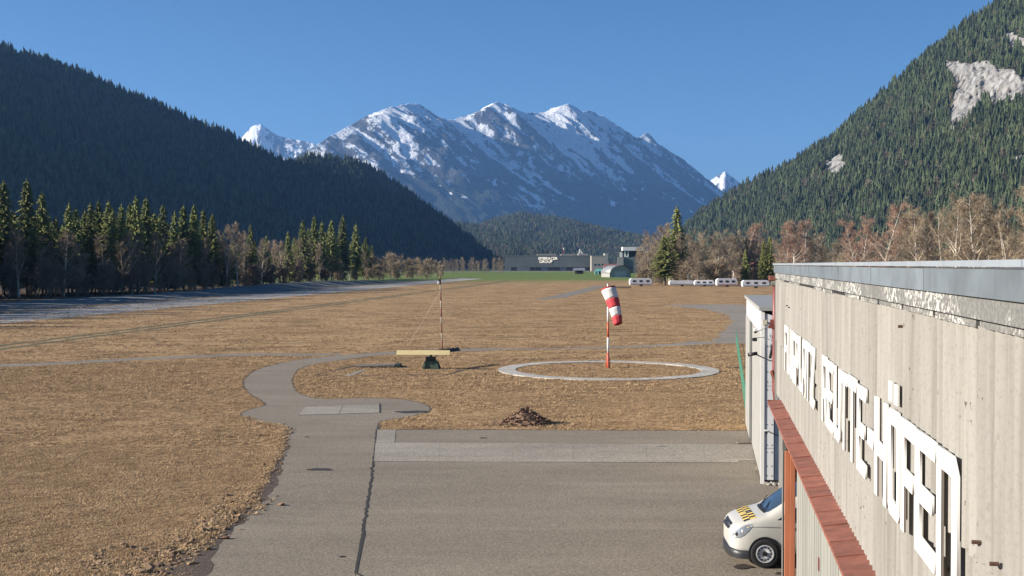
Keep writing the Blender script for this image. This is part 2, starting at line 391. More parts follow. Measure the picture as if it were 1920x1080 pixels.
polygon_sheet('far_road', [Vector((-420, 1235, 0)), Vector((190, 1190, 0)), Vector((190, 1215, 0)), Vector((-420, 1265, 0))], 0.02, M_RUNWAY)
# frosty bank before the forest edge
n_ = 60; m_ = 14; Yb = np.linspace(190, 640, n_)[:, None]; tb = np.linspace(0, 1, m_)[None, :]
qb = -99 - 16 * tb + 3 * np.sin(Yb / 37.0); hb = (0.5 - 0.5 * np.cos(np.pi * np.clip(tb * 1.5, 0, 1))) * (0.9 + 0.4 * np.sin(Yb / 51)) * np.clip((Yb - 190) / 60, 0, 1) * np.clip((640 - Yb) / 80, 0, 1)
hb = hb - 0.03
bank = link('grass_bank', grid_mesh('grass_bank', np.stack([qb + 0.102 * Yb + 0 * tb, Yb + 0 * tb, hb + 0.35 * fbm(Yb / 9 + 0 * tb, tb * 5 + 0 * Yb, 3, 5) * tb], -1), M_GROUND)); bank['kind'] = 'structure'
# oil stains, soil strip, trench outline of the landing-T pad
def blob(name, px, py, rx, ry, m, seed, z=0.028):
    c = G(px, py); rs = np.random.RandomState(seed); k = 26; ph = rs.rand(3) * 6.28
    pts = [(c.x + rx * math.cos(a) * (1 + .22 * math.sin(3 * a + ph[0]) + .12 * math.sin(7 * a + ph[1])), c.y + ry * math.sin(a) * (1 + .25 * math.sin(2 * a + ph[2]))) for a in np.linspace(0, 2 * math.pi, k, endpoint=False)]
    polygon_sheet(name, pts, z, m)
for a in ((1393, 1064, 0.24, 0.22, 1), (1468, 1077, 0.2, 0.12, 2), (600, 881, 0.42, 0.28, 3), (770, 773, 0.75, 0.45, 4), (905, 822, 0.16, 0.12, 5), (640, 1045, 0.09, 0.06, 6), (575, 820, 0.1, 0.1, 16), (1240, 838, .2, .1, 17)):
    blob('oil_stain', a[0], a[1], a[2], a[3], M_OIL, a[4])
polygon_sheet('soil_shade_lip', shade_lip_out, 0.007, M_SOIL)  # edge soil, its dark colour also painting the shadow line under the turf
polygon_sheet('soil_shade_lip', strip([G(712, 805.3), G(900, 805.8), G(1100, 806.6), G(1300, 807.2), G(1402, 807.4)], [.2, .3, .22, .32, .25]), 0.007, M_SOIL)
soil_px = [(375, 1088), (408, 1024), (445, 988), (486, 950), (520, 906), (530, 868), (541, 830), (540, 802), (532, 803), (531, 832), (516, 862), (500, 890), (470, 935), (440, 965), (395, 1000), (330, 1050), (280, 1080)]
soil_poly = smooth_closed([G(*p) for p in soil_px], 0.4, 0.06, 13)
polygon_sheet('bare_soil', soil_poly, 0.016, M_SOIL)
for pts, w in (([(590, 705), (625, 696), (672, 686)], 0.45), ([(592, 706), (680, 705.5), (770, 704), (840, 703)], 0.5), ([(560, 716), (640, 711), (690, 709)], .2), ([(838, 704), (858, 698), (872, 694)], 0.5), ([(630, 700), (700, 700)], .15), ([(645, 695), (715, 695)], .12)):
    px_strip('soil_trench', pts, w, 0.006, M_SOIL, 14, 0.08)
px_strip('cable_cover', [(650, 706), (668, 699.5), (682, 694.5)], 0.42, 0.03, M_CONC, 15, 0.02)

# ================================================================== HILLS AND MOUNTAINS
def interp(px, tab):
    t = np.array(tab, float); return np.interp(px, t[:, 0], t[:, 1])
def unproj(px, py, Y):
    u, v = (px - 960) / F_PX, (540 - py) / F_PX
    dy = CA + v * SA; dz = -SA + v * CA; t = Y / dy
    return np.stack([u * t, Y + 0 * u, CAM_H + dz * t], -1)
def hillside(name, px, sky, Yf, Yr, nt, amp, seed, bow, material, attrs=None, back=700.0, relief=None):
    """surface from its foot on the valley floor up to its skyline, then falling away behind"""
    top = unproj(px, sky, Yr); foot = unproj(px, np.full_like(px, 500.0), Yf); foot[:, 2] = -3
    t = np.linspace(0, 1, nt)
    P = foot[:, None, :] * (1 - t)[None, :, None] + top[:, None, :] * t[None, :, None]
    P[:, :, 2] = foot[:, None, 2] + (top[:, 2] - foot[:, 2])[:, None] * (t ** bow)[None, :]
    w = np.sin(np.pi * t) ** 0.7
    S = np.cumsum(np.r_[0, np.linalg.norm(np.diff(top[:, :2], axis=0), axis=1)])
    D = fbm(S[:, None] / 210 + 0 * t, t[None, :] * 2.2 + 0 * S[:, None], 5, seed)
    hgt = top[:, 2][:, None]
    P[:, :, 2] += D * amp * w[None, :] * np.clip(hgt / 150, 0, 1)
    if relief is not None: P = relief(P, S, t)
    B = []
    for k in range(1, 6):
        b = top.copy(); d = top[:, :2] / np.linalg.norm(top[:, :2], axis=1)[:, None]
        b[:, :2] += d * back * k / 5; b[:, 2] = top[:, 2] * (1 - (k / 5) ** 1.2) - 4 * (k / 5); B.append(b)
    P2 = np.concatenate([P, np.stack(B, 1)], 1)
    me = grid_mesh(name, P2, material, attrs(P2) if attrs else None)
    o = link(name, me); o['kind'] = 'structure'
    return P

def forest_floor(name, c0, c1, cliff=False):
    n = NT(name); p = n.pos()
    col = n.mix(n.ramp(n.noise(p, 0.03, 6, 0.6), [(0.35, 0.0), (0.65, 1.0)]), c0, c1)
    if cliff:
        st = n.noise(n.mapv(p, (0.07, 0.07, 0.02)), 1.0, 8, 0.7, 0.4); st2 = n.noise(n.mapv(p, (1, 1, 0.5)), 0.09, 6, 0.7)
        rock = n.mix(n.ramp(st, [(0.32, 0.0), (0.62, 1.0)]), (0.15, 0.135, 0.12), (0.40, 0.395, 0.38))
        rock = n.mix(n.ramp(st2, [(0.36, 0.9), (0.50, 0.0)]), rock, (0.08, 0.075, 0.065))
        col = n.mix(n.rng(n.attr('cliff'), 0.4, 0.6), col, rock)
        n.bump(n.math('ADD', st, st2), 0.9, 7.0)
    return n.done(col, 0.95, 0, 0.1)
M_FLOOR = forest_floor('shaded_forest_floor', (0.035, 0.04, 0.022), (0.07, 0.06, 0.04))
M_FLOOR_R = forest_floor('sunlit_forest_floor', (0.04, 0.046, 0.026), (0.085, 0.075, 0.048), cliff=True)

# ---- left hill (its slope turns away from the sun)
pxl = np.linspace(-760, 948, 190)
skyL = interp(pxl, [(-760, 470), (-600, 330), (-420, 150), (-250, 60), (-100, 62), (0, 86), (60, 102), (150, 132), (230, 166), (300, 194), (360, 220), (420, 246), (470, 268), (510, 289), (545, 302), (575, 290), (615, 287), (660, 294), (700, 311), (740, 338), (780, 366), (830, 402), (880, 440), (915, 468), (948, 495)])
YfL = interp(pxl, [(-760, 900), (-300, 1010), (0, 1250), (480, 1850), (760, 2300), (948, 2660)])
YrL = interp(pxl, [(-760, 1500), (-300, 1800), (0, 2050), (480, 2450), (545, 2480), (615, 2600), (760, 2650), (948, 2700)])
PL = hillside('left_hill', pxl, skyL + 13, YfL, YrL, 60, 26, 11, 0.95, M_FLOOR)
# ---- right hill (faces the sun), with pale cliffs
pxr = np.concatenate([np.linspace(1180, 1420, 40), np.linspace(1424, 2000, 190), np.linspace(2015, 2700, 50)])
skyR = interp(pxr, [(1180, 497), (1230, 462), (1290, 412), (1315, 390), (1345, 372), (1372, 356), (1400, 341), (1425, 332), (1450, 318), (1500, 285), (1530, 264), (1562, 246), (1600, 213), (1650, 167), (1700, 122), (1740, 90), (1785, 54), (1830, 20), (1920, -30), (2100, -110), (2350, -60), (2550, 200), (2700, 470)])
YfR = interp(pxr, [(1180, 3050), (1290, 2500), (1500, 1850), (1920, 1350), (2700, 900)])
YrR = interp(pxr, [(1180, 3100), (1290, 2850), (1420, 2650), (1560, 2500), (1920, 2250), (2700, 1700)])
CLIFFS = [  # outlines in the hill's own layout (column, row as seen from the airfield)
    [(1766, 110), (1800, 122), (1850, 115), (1880, 128), (1918, 140), (1960, 135), (2010, 160), (1990, 200), (1925, 195), (1905, 185), (1880, 198), (1860, 200), (1845, 188), (1830, 210), (1800, 240), (1778, 250), (1782, 205), (1795, 170), (1775, 140)],
    [(1836, 75), (1870, 68), (1900, 62), (1935, 75), (1920, 95), (1880, 85), (1850, 92)],
    [(1548, 300), (1585, 292), (1590, 320), (1565, 335), (1545, 325)],
    [(1880, 300), (1925, 285), (1960, 290), (1925, 308), (1885, 316)], [(1525, 365), (1550, 362), (1545, 372), (1527, 374)]]
def cliff_mask(P):
    x, y = project(P); x = x + 7 * fbm(y / 14, x / 14, 3, 3) * 2; y = y + 9 * fbm(x / 12, y / 12, 3, 4) * 2
    m = np.zeros(x.shape)
    for c in CLIFFS: m = np.maximum(m, in_poly(x, y, c).astype(float))
    return m
def crags(P, S, t):                                     # rock faces: buttresses and ledges standing out of the slope
    m = cliff_mask(P); m = (m + np.roll(m, 1, 0) + np.roll(m, -1, 0)) / 3; s2 = S[:, None] + 0 * t; z = P[:, :, 2]
    d = fbm(s2 / 26, z / 90, 4, 201, 0.6, True) * 42 + fbm(s2 / 70, z / 24, 4, 207, 0.6) * 46 + fbm(s2 / 9, z / 14, 3, 211) * 26
    dirn = P[:, :, :2] / np.linalg.norm(P[:, :, :2], axis=-1, keepdims=True)
    P = P.copy(); P[:, :, :2] -= dirn * (d * m)[:, :, None]; return P
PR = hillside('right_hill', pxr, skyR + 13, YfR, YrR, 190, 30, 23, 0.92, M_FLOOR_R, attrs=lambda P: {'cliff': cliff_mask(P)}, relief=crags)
# ---- forested foothill in front of the snowy range
pxf = np.linspace(780, 1360, 110)
skyF = interp(pxf, [(780, 412), (850, 414), (900, 418), (940, 404), (975, 397), (1010, 401), (1050, 406), (1090, 417), (1140, 430), (1200, 442), (1260, 455), (1360, 478)])
PF = hillside('foothill', pxf, skyF + 8, interp(pxf, [(780, 3300), (1360, 3500)]), interp(pxf, [(780, 4700), (1000, 4700), (1360, 4400)]), 50, 60, 37, 0.9, M_FLOOR, back=900)

# ---- snowy range
def snow_material():
    n = NT('alpine_rock_and_snow'); p = n.pos()
    a = n.attr('snow'); d = n.noise(n.mapv(p, (1, 1, 0.6)), 0.016, 8, 0.75); d2 = n.noise(n.mapv(p, (1, 1, 0.35)), 0.03, 5, 0.7)
    f = n.math('ADD', a, n.math('MULTIPLY', n.math('SUBTRACT', d, 0.5), 1.5))
    f = n.rng(f, 0.44, 0.54)
    rock = n.mix(n.ramp(d2, [(0.3, 0.0), (0.7, 1.0)]), (0.055, 0.055, 0.055), (0.14, 0.137, 0.132))
    wood = n.mix(n.ramp(d2, [(0.35, 0.0), (0.65, 1.0)]), (0.028, 0.036, 0.024), (0.06, 0.062, 0.042))
    base = n.mix(n.rng(n.attr('wood'), 0.35, 0.65), rock, wood)
    col = n.mix(f, base, (0.86, 0.87, 0.88))
    n.bump(n.math('ADD', d, d2), 0.9, 30.0)
    return n.done(col, 0.85, 0, 0.15)
M_SNOW = snow_material()
def mountain(name, px, sky, Yr, fall, steep, nt, amp, seed, snow_hi, snow_lo, wood_z, spurs=()):
    top = unproj(px, sky, Yr); n = len(px)
    f = np.array(fall, float); f /= np.linalg.norm(f)
    t = np.linspace(0, 1, nt) ** 1.15
    L = np.maximum(top[:, 2], 60) / math.tan(R(steep))
    P = np.repeat(top[:, None, :], nt, 1)
    P[:, :, :2] += f[None, None, :] * (L[:, None] * t[None, :])[:, :, None]
    P[:, :, 2] = top[:, 2][:, None] * (1 - t ** 0.92)[None, :] - 5 * t[None, :]
    S = np.cumsum(np.r_[0, np.linalg.norm(np.diff(top[:, :2], axis=0), axis=1)])
    s2 = S[:, None] + 0 * t; dn = L[:, None] * t[None, :]
    wv = 60 * fbm(dn / 500, s2 / 900, 3, seed + 9)
    big = fbm((s2 + wv * 3) / 800, dn / 2900, 3, seed, 0.5, True)
    med = fbm((s2 + wv * 2) / 260, dn / 720, 4, seed + 3, 0.55, True)
    fin = fbm(s2 / 60, dn / 110, 4, seed + 6)
    w = np.clip(t / 0.10, 0, 1)[None, :] * np.clip((1 - t) / 0.25, 0, 1)[None, :]
    D = (big * 0.55 + med * 0.46 + fin * 0.34) * amp * w
    for sp_px, sp_w, sp_len, sp_h in spurs:          # shoulders that run down from the summits
        i = np.argmin(abs(px - sp_px)); D = D + sp_h * np.exp(-((s2 - S[i] - dn * 0.12) / sp_w) ** 2) * np.clip(dn / 60, 0, 1) * np.clip(1 - dn / sp_len, 0, 1)
    P[:, :, 2] += D; P[:, :, :2] += f[None, None, :] * (D * 0.35)[:, :, None]
    conc = (np.roll(D, 3, 0) + np.roll(D, -3, 0) - 2 * D) / amp
    alt = P[:, :, 2]
    streak = fbm((s2 + wv) / 75, dn / 620, 4, seed + 12); pat = fbm(s2 / 260, dn / 380, 4, seed + 15)
    grad = (alt - snow_lo) / (snow_hi - snow_lo)
    snow = 0.22 + 0.5 * np.clip(grad, -0.6, 1.3) + streak * 0.7 + pat * 0.55 + np.clip(conc * 1.6, -0.3, 0.35) + fin * 0.55
    gully = np.zeros_like(snow)
    for i0, wd, d0, d1 in getattr(mountain, 'gullies', ()):
        j = np.argmin(abs(px - i0)); gully = np.maximum(gully, np.exp(-((s2 + wv * 1.5 - S[j]) / wd) ** 2) * ((dn > d0) & (dn < d1)))
    snow = np.clip(snow, 0, 1.2); snow = np.where(alt < snow_lo - 60, snow * np.clip(0.75 + (alt - snow_lo) / 500, 0, 1), snow); snow = np.maximum(snow, gully * (0.72 + streak))
    wood = (wood_z + 220 * pat - alt) / 200 + 0.5
    Bk = []
    for k in range(1, 5):
        b = top.copy(); b[:, :2] -= f[None, :] * (L * k / 4)[:, None]; b[:, 2] = top[:, 2] * (1 - k / 4) - 5 * k / 4; Bk.append(b)
    Pb = np.stack(Bk[::-1], 1); P2 = np.concatenate([Pb, P], 1)
    pad = lambda a, v: np.concatenate([np.full((n, 4), v), a], 1)
    o = link(name, grid_mesh(name, P2, M_SNOW, {'snow': pad(snow, 0.9), 'wood': pad(wood, 0.0)})); o['kind'] = 'structure'
    return o
pxm = np.linspace(330, 1560, 620)
skyM = interp(pxm, [(330, 400), (480, 330), (585, 276), (615, 256), (640, 243), (665, 228), (690, 214), (712, 207), (735, 199), (755, 196), (775, 192), (790, 195), (806, 206), (822, 217), (838, 223), (856, 222), (875, 214), (893, 209), (908, 200), (925, 195), (935, 197), (948, 192), (958, 199), (970, 205), (985, 209), (1000, 212), (1014, 211), (1026, 208), (1036, 201), (1052, 199), (1062, 197), (1080, 206), (1092, 208), (1108, 205), (1122, 213), (1140, 222), (1158, 235), (1172, 243), (1186, 253), (1200, 256), (1208, 250), (1217, 248), (1224, 257), (1232, 267), (1246, 274), (1262, 286), (1280, 298), (1295, 314), (1312, 330), (1330, 350), (1350, 372), (1380, 396), (1430, 430), (1560, 490)])
skyM = skyM + 7.0 * fbm(pxm / 13, pxm * 0, 4, 77, 0.65, True) + 1.0
mountain.gullies = ((955, 42, 1450, 2300), (905, 34, 1650, 2200), (1085, 30, 1100, 1800))
mountain('snowy_range', pxm, skyM, interp(pxm, [(330, 8700), (585, 9300), (1350, 12300), (1560, 13000)]), (0.92, -0.39), 37, 230, 185, 51, 1480, 520, 720,
         spurs=((690, 150, 900, 50), (905, 200, 1000, 100), (1045, 160, 850, 80)))
mountain.gullies = ()
pxa = np.linspace(380, 680, 150)
mountain('distant_snow_peak', pxa, interp(pxa, [(380, 330), (430, 285), (455, 256), (470, 238), (482, 234), (495, 236), (508, 247), (525, 256), (545, 261), (565, 264), (585, 268), (620, 290), (680, 330)]) + 5.0 * fbm(pxa / 8, pxa * 0, 3, 78),
         np.full_like(pxa, 14200.0), (0.15, -1.0), 38, 90, 190, 61, 2000, 420, 80)
pxb = np.linspace(1240, 1480, 120)
mountain('distant_snow_peak', pxb, interp(pxb, [(1240, 400), (1300, 352), (1322, 344), (1340, 333), (1352, 324), (1360, 321), (1368, 328), (1380, 337), (1400, 350), (1480, 420)]) + 4.0 * fbm(pxb / 8, pxb * 0, 3, 79),
         np.full_like(pxb, 16000.0), (-0.35, -1.0), 38, 90, 190, 71, 1700, 140, 30)

# ---- conifers of the hillsides (seen as a mass)
def hill_conifer(seed, tiers=7, n=7, H=1.0, Rr=0.19):
    rs = np.random.RandomState(seed); mb = MB()
    for k in range(tiers):
        z0 = H * (0.08 + 0.80 * k / tiers); z1 = z0 + H * (0.30 - 0.012 * k); r = Rr * (1 - k / tiers) ** 0.8 + 0.015
        vs = [(0.012 * rs.randn(), 0.012 * rs.randn(), min(z1, H))]
        for j in range(2 * n):
            a = math.pi * j / n + rs.rand() * 0.25; rr = r * (1.0 + 0.35 * rs.rand() if j % 2 else 0.5 + 0.2 * rs.rand())
            vs.append((rr * math.cos(a), rr * math.sin(a), z0 - (0.03 if j % 2 else -0.035) * H + 0.03 * H * rs.randn()))
        mb.add(vs, [(0, 1 + j, 1 + (j + 1) % (2 * n)) for j in range(2 * n)])
    mb.tube([(0, 0, -0.1), (0, 0, 0.2)], [0.016, 0.012], 4, False)
    return mb
def foliage(name, c0, c1, rnd=0.5, world_scale=0.35):
    n = NT(name); p = n.pos()
    f = n.noise(p, world_scale, 4, 0.6); col = n.mix(n.ramp(f, [(0.3, 0.0), (0.7, 1.0)]), c0, c1)
    g = n.N.new('ShaderNodeObjectInfo').outputs['Random']
    col = n.mix(1.0, col, n.rng(g, 0, 1, 1 - rnd, 1 + rnd), 'MULTIPLY')
    return n.done(col, 0.85, 0, 0.2)
M_HILLTREE = foliage('hill_spruce_needles', (0.034, 0.050, 0.024), (0.074, 0.088, 0.040), 0.5, 0.03)
M_HILLBARE = foliage('hill_bare_wood', (0.10, 0.075, 0.055), (0.16, 0.125, 0.09), 0.4, 0.15)
HT = [proto('hill_spruce', hill_conifer(k, 7, 6, 1.0, 0.17 + 0.025 * k).mesh('hill_spruce', M_HILLTREE)) for k in range(4)]
def hill_bare(seed):
    rs = np.random.RandomState(seed); mb = MB(); mb.tube([(0, 0, -0.1), (0, 0, 0.8)], [0.015, 0.005], 4, False)
    for k in range(70):
        a = rs.rand() * 6.28; r = 0.24 * math.sqrt(rs.rand()); z = 0.3 + 0.65 * rs.rand(); r *= 1 - abs(z - 0.6)
        c = Vector((r * math.cos(a), r * math.sin(a), z)); u = Vector(rs.randn(3)).normalized() * 0.09; w = Vector((0, 0, 0.1)) + Vector(rs.randn(3)) * 0.03
        mb.add([c - u * 0.4, c + u * 0.4, c + w], [(0, 1, 2)])
    return mb
HT.append(proto('hill_bare_tree', hill_bare(5).mesh('hill_bare_tree', M_HILLBARE)))
def forest(name, P, count, hmin, hmax, seed, label, bare=0.05, keep=None, clump=0.0):
    rs = np.random.RandomState(seed); nu, nv = P.shape[:2]
    e1 = P[1:, :-1] - P[:-1, :-1]; e2 = P[:-1, 1:] - P[:-1, :-1]; A = np.linalg.norm(np.cross(e1, e2), axis=-1).reshape(-1)
    ids = rs.choice(len(A), count, p=A / A.sum()); i, j = ids // (nv - 1), ids % (nv - 1)
    a, b = rs.rand(count)[:, None], rs.rand(count)[:, None]
    p = P[i, j] * (1 - a) * (1 - b) + P[i + 1, j] * a * (1 - b) + P[i, j + 1] * (1 - a) * b + P[i + 1, j + 1] * a * b
    px, py = project(p); ok = (px > -520) & (px < 2300) & (py > -160)
    if keep is not None: ok &= keep(p)
    if clump: ok &= fbm(p[:, 0] / 45, p[:, 1] / 45, 3, seed) > -clump
    p = p[ok]; n = len(p)
    pat = fbm(p[:, 0] / 120, p[:, 1] / 120, 3, seed + 1)
    var = rs.randint(0, 4, n).astype(float); var[(rs.rand(n) + pat * 0.5) > 1 - bare] = 4
    h = hmin + (hmax - hmin) * rs.rand(n) ** 1.3 * (0.8 + pat)
    h[var == 4] *= 0.75
    p[:, 2] -= 0.5
    return scatter(name, p, h, rs.rand(n) * 6.28, var, HT, label, 'forest')
forest('left_hill_forest', PL, 32000, 16, 29, 101, 'dense dark conifer forest covering the shaded hill beyond the runway', 0.06)
forest('right_hill_forest', PR, 25000, 14, 30, 102, 'sunlit conifer forest covering the steep hill with the pale cliffs', 0.10, keep=lambda p: cliff_mask(p) < 0.5, clump=0.27)
forest('foothill_forest', PF, 15000, 16, 30, 103, 'distant hazy woodland on the low foothill below the snowy range', 0.42, clump=0.22)

# ================================================================== TREES NEAR THE AIRFIELD
M_NEEDLE = foliage('spruce_needles', (0.075, 0.096, 0.025), (0.205, 0.21, 0.066), 0.25, 0.5)
M_BARK = mat('spruce_bark', (0.11, 0.085, 0.065), 0.95, 0.4, 2.0, kind='world')
M_PALEBARK = mat('pale_bark', (0.52, 0.46, 0.38), 0.9, 0.35, 1.5, kind='world', stretch=(1, 1, 3), rnd=0.15)
M_GREYBARK = mat('grey_bark', (0.20, 0.165, 0.125), 0.9, 0.35, 1.5, kind='world', stretch=(1, 1, 0.3), rnd=0.2)
M_TWIG = foliage('tan_twigs', (0.24, 0.185, 0.120), (0.38, 0.30, 0.205), 0.2, 0.3)
M_REDTWIG = foliage('reddish_birch_twigs', (0.25, 0.155, 0.112), (0.36, 0.24, 0.18), 0.15, 0.3)
M_DARKTWIG = foliage('brown_twigs', (0.20, 0.152, 0.104), (0.33, 0.26, 0.185), 0.25, 0.3)

def spruce_meshes(seed, H, Rm, bare_to=0.10, levels=46):
    rs = np.random.RandomState(seed); tr = MB(); lean = rs.randn(2) * 0.006 * H
    pts = [(lean[0] * t * t, lean[1] * t * t, H * t - 0.4) for t in np.linspace(0, 1, 7)]
    tr.tube(pts, [0.34 * (1 - t) ** 0.8 + 0.02 for t in np.linspace(0, 1, 7)], 7)
    cr = MB(); gap = rs.rand(levels)
    for k in range(levels):
        t = bare_to + (0.985 - bare_to) * (k + 0.4 * rs.rand()) / levels
        z = H * t; r0 = Rm * min(1.0, ((1 - t) / (1 - bare_to)) ** 0.78 * 1.05) * (0.78 + 0.4 * gap[k]) + 0.15
        if t < bare_to + 0.18: r0 *= 0.55 + 2.4 * (t - bare_to)
        nb = 5 + int(3 * rs.rand())
        for b in range(nb):
            a = 2 * math.pi * (b + rs.rand() * 0.8) / nb + k * 1.3; r = r0 * (0.65 + 0.5 * rs.rand())
            d = Vector((math.cos(a), math.sin(a), 0)); n = Vector((-d.y, d.x, 0))
            o = Vector((lean[0] * t * t, lean[1] * t * t, z)); m = max(3, int(r / 0.5))
            for j in range(m):
                u = (j + 0.6) / m; rad = r * u
                c = o + d * rad + Vector((0, 0, -0.30 * rad + 0.10 * rad * u * u + 0.12 * rs.randn()))
                w = (0.34 + 0.30 * rs.rand()) * (1.15 - 0.55 * u) * (0.55 + r / 3.2); l = 0.45 + 0.28 * rs.rand()
                tip = c + d * l * 1.1 + Vector((0, 0, -0.22 - 0.35 * rs.rand()))
                s1 = c + n * w + Vector((0, 0, -0.20 * rs.rand() - 0.22)); s2 = c - n * w + Vector((0, 0, -0.20 * rs.rand() - 0.22))
                cr.add([c - d * l * 0.35 + Vector((0, 0, 0.08)), s1, tip, s2, c + Vector((0, 0, 0.05))], [(0, 4, 1), (1, 4, 2), (2, 4, 3), (3, 4, 0)])
    top = Vector((lean[0], lean[1], H)); 
    for k in range(8):
        a = k * 2.4; cr.add([top + Vector((0, 0, 0.5 - 0.1 * k)), top + Vector((0.3 * math.cos(a), 0.3 * math.sin(a), -0.5 - 0.1 * k)), top + Vector((0.3 * math.cos(a + 1), 0.3 * math.sin(a + 1), -0.6 - .1 * k))], [(0, 1, 2)])
    return tr.mesh('trunk', M_BARK), cr.mesh('crown', M_NEEDLE)

def bare_meshes(seed, H, spread, bark, twig, stems=1, limbs=20, subs=7, twigs=9, up=0.75, tw=0.035, start=0.22):
    rs = np.random.RandomState(seed); tr = MB(); cr = MB()
    def walk(p, d, L, n, wob, lift):
        pts = [Vector(p)]; d = Vector(d).normalized()
        for _ in range(n):
            d = (d + Vector(rs.randn(3)) * wob + Vector((0, 0, lift))).normalized(); pts.append(pts[-1] + d * L / n)
        return pts
    for s in range(stems):
        a = rs.rand() * 6.28; sp = 0 if stems == 1 else 0.05 * H
        base = Vector((sp * math.cos(a), sp * math.sin(a), -0.4)); lean = Vector((math.cos(a), math.sin(a), 0)) * (0.05 if stems == 1 else 0.16)
        h = H * (0.8 + 0.2 * rs.rand()) if s else H
        T = walk(base, lean + Vector((0, 0, 1)), h * 0.96, 9, 0.045, 0.05); r0 = 0.013 * H / math.sqrt(stems) * 1.25
        rr = [r0 * (1 - 0.93 * k / 9) for k in range(10)]; tr.tube(T, rr, 6)
        nl = max(5, int(limbs / stems))
        for i in range(nl):
            u = start + (0.97 - start) * (i + rs.rand()) / nl; k = min(8, int(u * 9)); f = u * 9 - k
            p = T[k].lerp(T[k + 1], f); az = rs.rand() * 6.28; el = up * (0.6 + 0.6 * rs.rand())
            L = spread * (1.12 - u) ** 0.65 * (0.6 + 0.5 * rs.rand()) * (1.0 if u > 0.35 else 0.7)
            B = walk(p, (math.cos(az), math.sin(az), el), L, 5, 0.13, 0.07); rb = max(0.035, r0 * (1 - u) * 0.55)
            tr.tube(B, [rb * (1 - 0.75 * q / 5) for q in range(6)], 4, False)
            for j in range(subs):
                v = 0.2 + 0.8 * (j + rs.rand()) / subs; kk = min(4, int(v * 5)); pp = B[kk].lerp(B[kk + 1], v * 5 - kk)
                dd = (B[kk + 1] - B[kk]).normalized() + Vector(rs.randn(3)) * 0.65 + Vector((0, 0, 0.15))
                Ls = L * 0.42 * (1.15 - v) + 0.5; C = walk(pp, dd, Ls, 3, 0.2, 0.05)
                for q in range(3):
                    w = Vector(rs.randn(3)).normalized() * tw * 0.9; cr.add([C[q] - w, C[q] + w, C[q + 1] + w * 0.6, C[q + 1] - w * 0.6], [(0, 1, 2, 3)])
                for m in range(twigs):
                    x = rs.rand(); kq = min(2, int(x * 3)); o = C[kq].lerp(C[kq + 1], x * 3 - kq)
                    dt = ((C[kq + 1] - C[kq]).normalized() + Vector(rs.randn(3)) * 0.75).normalized(); lt = 0.5 + 0.8 * rs.rand()
                    w = dt.cross(Vector(rs.randn(3))).normalized() * tw * (0.55 + 0.4 * rs.rand())
                    cr.add([o - w, o + w, o + dt * lt], [(0, 1, 2)])
    return tr.mesh('trunk', bark), cr.mesh('crown', twig)

def make_tree(name, meshes, label, cat, group):
    t = thing(name, label, cat, group=group); link('trunk', meshes[0], t); link('crown', meshes[1], t); return t
SRC = {}
def plant(kind, meshes, name, label, cat, group, loc, scale, rz, sz=None):
    key = (kind, label)
    if key not in SRC: SRC[key] = o = make_tree(name, meshes, label, cat, group)
    else: o = copy_tree(SRC[key])
    o.location = loc; o.rotation_euler = (0, 0, rz); o.scale = (scale, scale, sz or scale); return o

SP = [spruce_meshes(200 + k, 27, 4.9 + 0.5 * (k % 3), (0.10, 0.2, 0.05, 0.3)[k % 4], 46) for k in range(6)]
BT = [bare_meshes(300 + k, 20, 6.6, M_GREYBARK, M_DARKTWIG, 1 + k % 2, 28, 8, 13, up=0.9, tw=0.034) for k in range(3)]
PB = [bare_meshes(310 + k, 20, 7.4, M_PALEBARK, M_TWIG, 1 + k % 2 * 2, 32, 9, 15, up=0.95, tw=0.034) for k in range(4)]
RB = [bare_meshes(320 + k, 22, 7.6, M_PALEBARK, M_REDTWIG, 1, 36, 10, 18, up=0.8, tw=0.034, start=0.12) for k in range(2)]
SH = [bare_meshes(330 + k, 8, 3.0, M_GREYBARK, M_TWIG, 6, 36, 6, 10, up=1.2, tw=0.045, start=0.1) for k in range(3)]
DSH = [bare_meshes(340 + k, 6, 2.6, M_GREYBARK, M_DARKTWIG, 6, 36, 6, 10, up=1.0, tw=0.045, start=0.05) for k in range(2)]
rs = np.random.RandomState(9)
# forest edge along the runway: (pixel column, pixel row of the tip) of the spruces one can tell apart
EDGE = lambda px: interp(np.array([px]), [(-120, 245), (0, 265), (240, 293), (480, 365), (600, 450), (700, 545)])[0]
front = [(-60, 372), (8, 342), (28, 405), (52, 340), (80, 362), (104, 412), (128, 385), (143, 394), (160, 398), (172, 384), (186, 381), (205, 380), (214, 396), (229, 388), (243, 384), (258, 372), (275, 374), (290, 402), (308, 385), (328, 400), (345, 388), (365, 388), (383, 396), (399, 404), (418, 440), (470, 424), (500, 445), (540, 437),
         (568, 416), (590, 408), (604, 418), (622, 414), (643, 407), (668, 422), (686, 446)]
LBL_S = 'tall spruce with sunlit side in the front row of the forest edge beyond the runway'
for px, py in front:
    Y = EDGE(px) + rs.uniform(0, 12); p = G(px, 496 + CAM_H * F_PX / Y); h = CAM_H + (496 - py) / F_PX * Y
    k = rs.randint(6); plant(('s', k), SP[k], 'spruce_tree', LBL_S, 'spruce', 'spruces along the runway', (p.x, p.y, 0.6), h / 27 * 0.86, rs.rand() * 6.28, h / 27)
